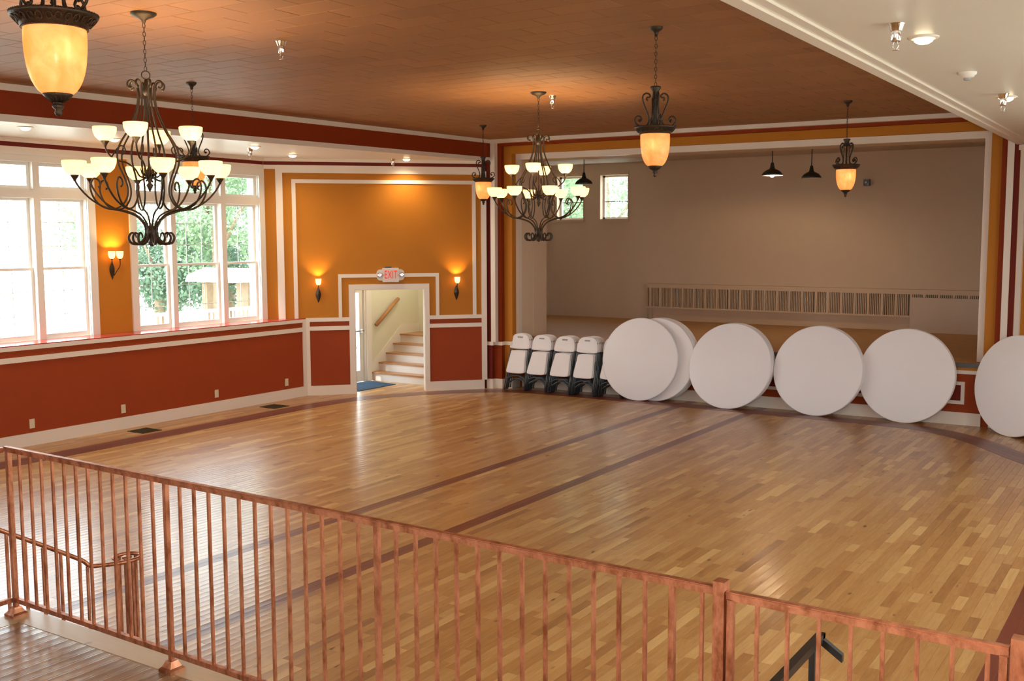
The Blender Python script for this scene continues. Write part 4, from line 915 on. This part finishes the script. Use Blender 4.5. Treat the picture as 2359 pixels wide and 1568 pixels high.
def leaning(n, x, yf, zrot, dx, where, lean=None, sp=.052, extra0=0.0, wall_y=YA - .03):
    global first
    for k in range(n):
        if first: o = tb; first = False
        else: o = copy_tree(tb)
        gap = (extra0 if k else 0)
        yb = yf + k * sp + (extra0 * .25 if k else 0)
        back = yf + (n - 1) * sp + (extra0 * .25 if n > 1 else 0)
        L_ = lean if lean is not None else math.atan((wall_y - .065 - back) / .97)
        d = V(0, 0, 0)
        if zrot: dd = V(-math.sin(zrot), math.cos(zrot), 0); o.location = V(x, yf, .004) + dd * (k * sp)
        else: o.location = (x + gap + k * dx, yb, .004)
        o.rotation_euler = (-L_, 0, zrot) if True else (0, 0, 0)
        o['label'] = ('round white table, %s in stack %s' % ('frontmost' if k == 0 else ORD[k] + ' from the front', where)) if n > 1 else 'round white folding table ' + where
        o['group'] = 'round folding tables leaned on the stage'
leaning(5, -8.50, 17.15, 0, .012, 'nearest the folding chairs', extra0=.26, sp=.050)
leaning(4, -6.80, 17.14, R(-1), .012, 'second from the folding chairs', sp=.052)
leaning(3, -5.28, 17.24, R(-2), .010, 'in the middle of the row', sp=.052)
leaning(2, -3.87, 17.33, R(-3), .008, 'second from the right', sp=.052)
leaning(3, -2.28, 16.96, R(-36), 0, 'at the right edge of the photo', lean=R(8), sp=.050)

# ------------------------------------------------------------------ folding chairs
def make_chair():
    e = empty('folding_chair', cat='chair')
    for s in (-1, 1):
        m = MB(); m.tube([(s * .232, -.012, 0), (s * .226, .0, .35), (s * .214, .008, .80), (s * .200, .012, 1.02)], .0125, 8); m.build('front_leg', 'grey_metal', e, world=False)
        m = MB(); m.tube([(s * .196, .030, .035), (s * .198, .022, .35), (s * .203, .014, .66)], .0115, 8); m.build('rear_leg', 'grey_metal', e, world=False)
        m = MB(); m.lathe([(.001, 0), (.015, .0), (.015, .02), (.001, .02)], 8, (s * .232, -.012, -.002)); m.build('rubber_foot', 'black_bar', e, world=False)
    m = MB(); m.tube(spline([(-.228, -.006, .20), (-.12, -.006, .265), (0, -.006, .285), (.12, -.006, .265), (.228, -.006, .20)], 4), .009, 6); m.build('front_crossbar', 'grey_metal', e, world=False)
    m = MB(); m.tube(spline([(-.196, .028, .14), (-.1, .028, .215), (0, .028, .235), (.1, .028, .215), (.196, .028, .14)], 4), .009, 6); m.build('rear_crossbar', 'grey_metal', e, world=False)
    def panel(outline, y_of, th, name):
        # outline list of (x,z) ccw; curved sheet
        for _ in range(2): outline = [q for i in range(len(outline)) for a, b in ((outline[i], outline[(i + 1) % len(outline)]),) for q in (((a[0] * .8 + b[0] * .2), (a[1] * .8 + b[1] * .2)), ((a[0] * .2 + b[0] * .8), (a[1] * .2 + b[1] * .8)))]
        m = MB(); n = len(outline); f = [(x, y_of(x, z), z) for x, z in outline]; b = [(x, y_of(x, z) + th, z) for x, z in outline]
        cx_ = 0; cz_ = sum(z for x, z in outline) / n
        inner = [(x * .93, y_of(x * .93, cz_ + (z - cz_) * .93) - .006, cz_ + (z - cz_) * .93) for x, z in outline]
        m.add(f + b + inner, [(i, (i + 1) % n, n + (i + 1) % n, n + i) for i in range(n)] + [(2 * n + i, 2 * n + (i + 1) % n, (i + 1) % n, i) for i in range(n)] + [tuple(range(2 * n, 3 * n))] + [tuple(reversed(range(n, 2 * n)))], False)
        return m.build(name, 'chair_plastic', e, world=False)
    top = [(.225, .815), (.228, .90), (.215, .99), (.185, 1.065), (.13, 1.105), (.06, 1.122), (-.06, 1.122), (-.13, 1.105), (-.185, 1.065), (-.215, .99), (-.228, .90), (-.225, .815)]
    bk = panel(top, lambda x, z: -.030 + .35 * x * x + .01, .028, 'backrest')
    m = MB(); m.box(-.055, .055, -.032, -.024, 1.035, 1.062); m.build('handle_slot', 'slot_grey', bk, world=False)
    st = [(.155, .785), (-.155, .785), (-.172, .74), (-.178, .65), (-.200, .45), (-.205, .36), (-.185, .335), (-.10, .325), (.10, .325), (.185, .335), (.205, .36), (.200, .45), (.178, .65), (.172, .74)]
    panel(st, lambda x, z: -.030 - (.78 - z) * .10, .026, 'seat')
    return e
ch = make_chair(); index_kids(); firstc = True
SN = ['nearest the corner', 'second from the corner', 'third from the corner', 'fourth from the corner', 'beside the first round table']
for si, (x, n) in enumerate(((-11.12, 3), (-10.66, 5), (-10.14, 5), (-9.62, 6), (-9.10, 4))):
    for k in range(n):
        if firstc: o = ch; firstc = False
        else: o = copy_tree(ch)
        sp_k = .047; yf = 17.10 + si * .01 + (.10 if si == 4 else 0); back = yf + (n - 1) * sp_k
        o.location = (x + k * .006, yf + k * sp_k, .003); o.rotation_euler = (-math.atan((YA - .03 - .05 - back) / .97) if si else -R(13), 0, 0)
        o['label'] = 'folded white chair, %s in the stack %s' % ('frontmost' if k == 0 else ('rearmost' if k == n - 1 else ORD[k] + ' from the front'), SN[si])
        o['group'] = 'folded chairs stacked against the stage'

# ------------------------------------------------------------------ outdoors
tag(MB().box(-80, 40, -60, 80, -1.2, -.9).build('ground', 'ground'), kind='structure')
def tree(x, y, h, r, label, mat='leaf', n=2600, seed=1):
    rn = random.Random(seed); e = empty('tree', (x, y, -.9), label=label, cat='tree', group='trees outside the windows')
    m = MB(); m.tube(spline([(x, y, -.9), (x + .1, y, h * .3), (x - .1, y + .1, h * .6)], 3), [.22 - .01 * i for i in range(7)], 8)
    for k in range(6):
        a = k * 1.05; m.tube([(x, y, h * (.25 + .05 * k)), (x + r * .6 * math.cos(a), y + r * .6 * math.sin(a), h * (.5 + .06 * k))], [.09, .03], 6)
    m.build('trunk', 'bark', e)
    vs, fs = [], []
    blobs = [(rn.uniform(-.6, .6) * r, rn.uniform(-.6, .6) * r, h * rn.uniform(.25, .9), rn.uniform(.35, .6) * r) for _ in range(14)]
    for i in range(n):
        bx, by, bz, br = rn.choice(blobs); d = V(rn.gauss(0, 1), rn.gauss(0, 1), rn.gauss(0, .8)).normalized() * br * rn.uniform(.6, 1.05)
        c = V(x + bx, y + by, bz) + d; a = V(rn.gauss(0, 1), rn.gauss(0, 1), rn.gauss(0, 1)).normalized(); b = a.orthogonal().normalized(); s = rn.uniform(.05, .12)
        k = len(vs); vs += [c + a * s, c + b * s * .5, c - a * s, c - b * s * .5]; fs.append((k, k + 1, k + 2, k + 3))
    m = MB(); m.add(vs, fs); m.build('foliage', mat, e)['kind'] = 'stuff'
tree(-30.0, 26.2, 8.5, 2.6, 'leafy pale green tree outside the middle sash of the window group', 'leaf', 9000, 1)
tree(-33.5, 32.5, 10.0, 3.2, 'tall darker tree outside the right-hand sash', 'leaf_dark', 9000, 2)
tree(-44.0, 32.0, 6.0, 3.4, 'distant pale tree seen low through the left window group', 'leaf', 5000, 4)
tree(-17.5, 29.5, 7.5, 2.4, 'leafy tree outside the small stage windows', 'leaf', 9000, 5)
tree(-19.0, 35.5, 9.5, 3.4, 'farther tree outside the small stage windows', 'leaf', 7000, 6)
tree(-27.0, 28.0, 2.2, 1.7, 'low dark shrub beside the gazebo outside the right-hand sash', 'leaf_dark', 4000, 7)
tree(-32.0, 25.2, 3.4, 1.9, 'low dark bush behind the middle sash, left of the gazebo', 'leaf_dark', 6000, 8)
tree(-32.5, 29.0, 3.8, 2.1, 'low dark bush farther behind the gazebo roof', 'leaf_dark', 6000, 9)
fn = empty('garden_fence', (-22.0, 17.0, -.9), label='white picket fence outside the windows', cat='fence')
m = MB(); m.box(-22.05, -22.0, 4, 28, 1.02, 1.10); m.box(-22.05, -22.0, 4, 28, -.5, -.42); m.build('fence_rail', 'fence_white', fn)
m = MB()
for k in range(160): y = 4 + k * .15; m.box(-22.03, -22.0, y, y + .05, -.8, 1.02)
m.build('picket', 'fence_white', fn)['kind'] = 'stuff'
gz = empty('gazebo', (-25.0, 23.4, -.9), label='pale-roofed garden gazebo outside the right-hand window', cat='gazebo')
m = MB(); m.prism([(-1.0, 0), (1.6, 0), (1.3, .28), (-.2, .42), (-.9, .2)], (-27.0, 23.3, 1.62), (0, 1, 0), (0, 0, 1), (2.4, 0, 0)); m.build('roof', 'roof_pale', gz)
for y, x in ((22.85, -25.0), (24.6, -25.0), (22.85, -26.6), (24.6, -26.6)):
    m = MB(); m.box(x - .12, x + .12, y - .12, y + .12, -.9, 1.62); m.build('post', 'bark', gz)
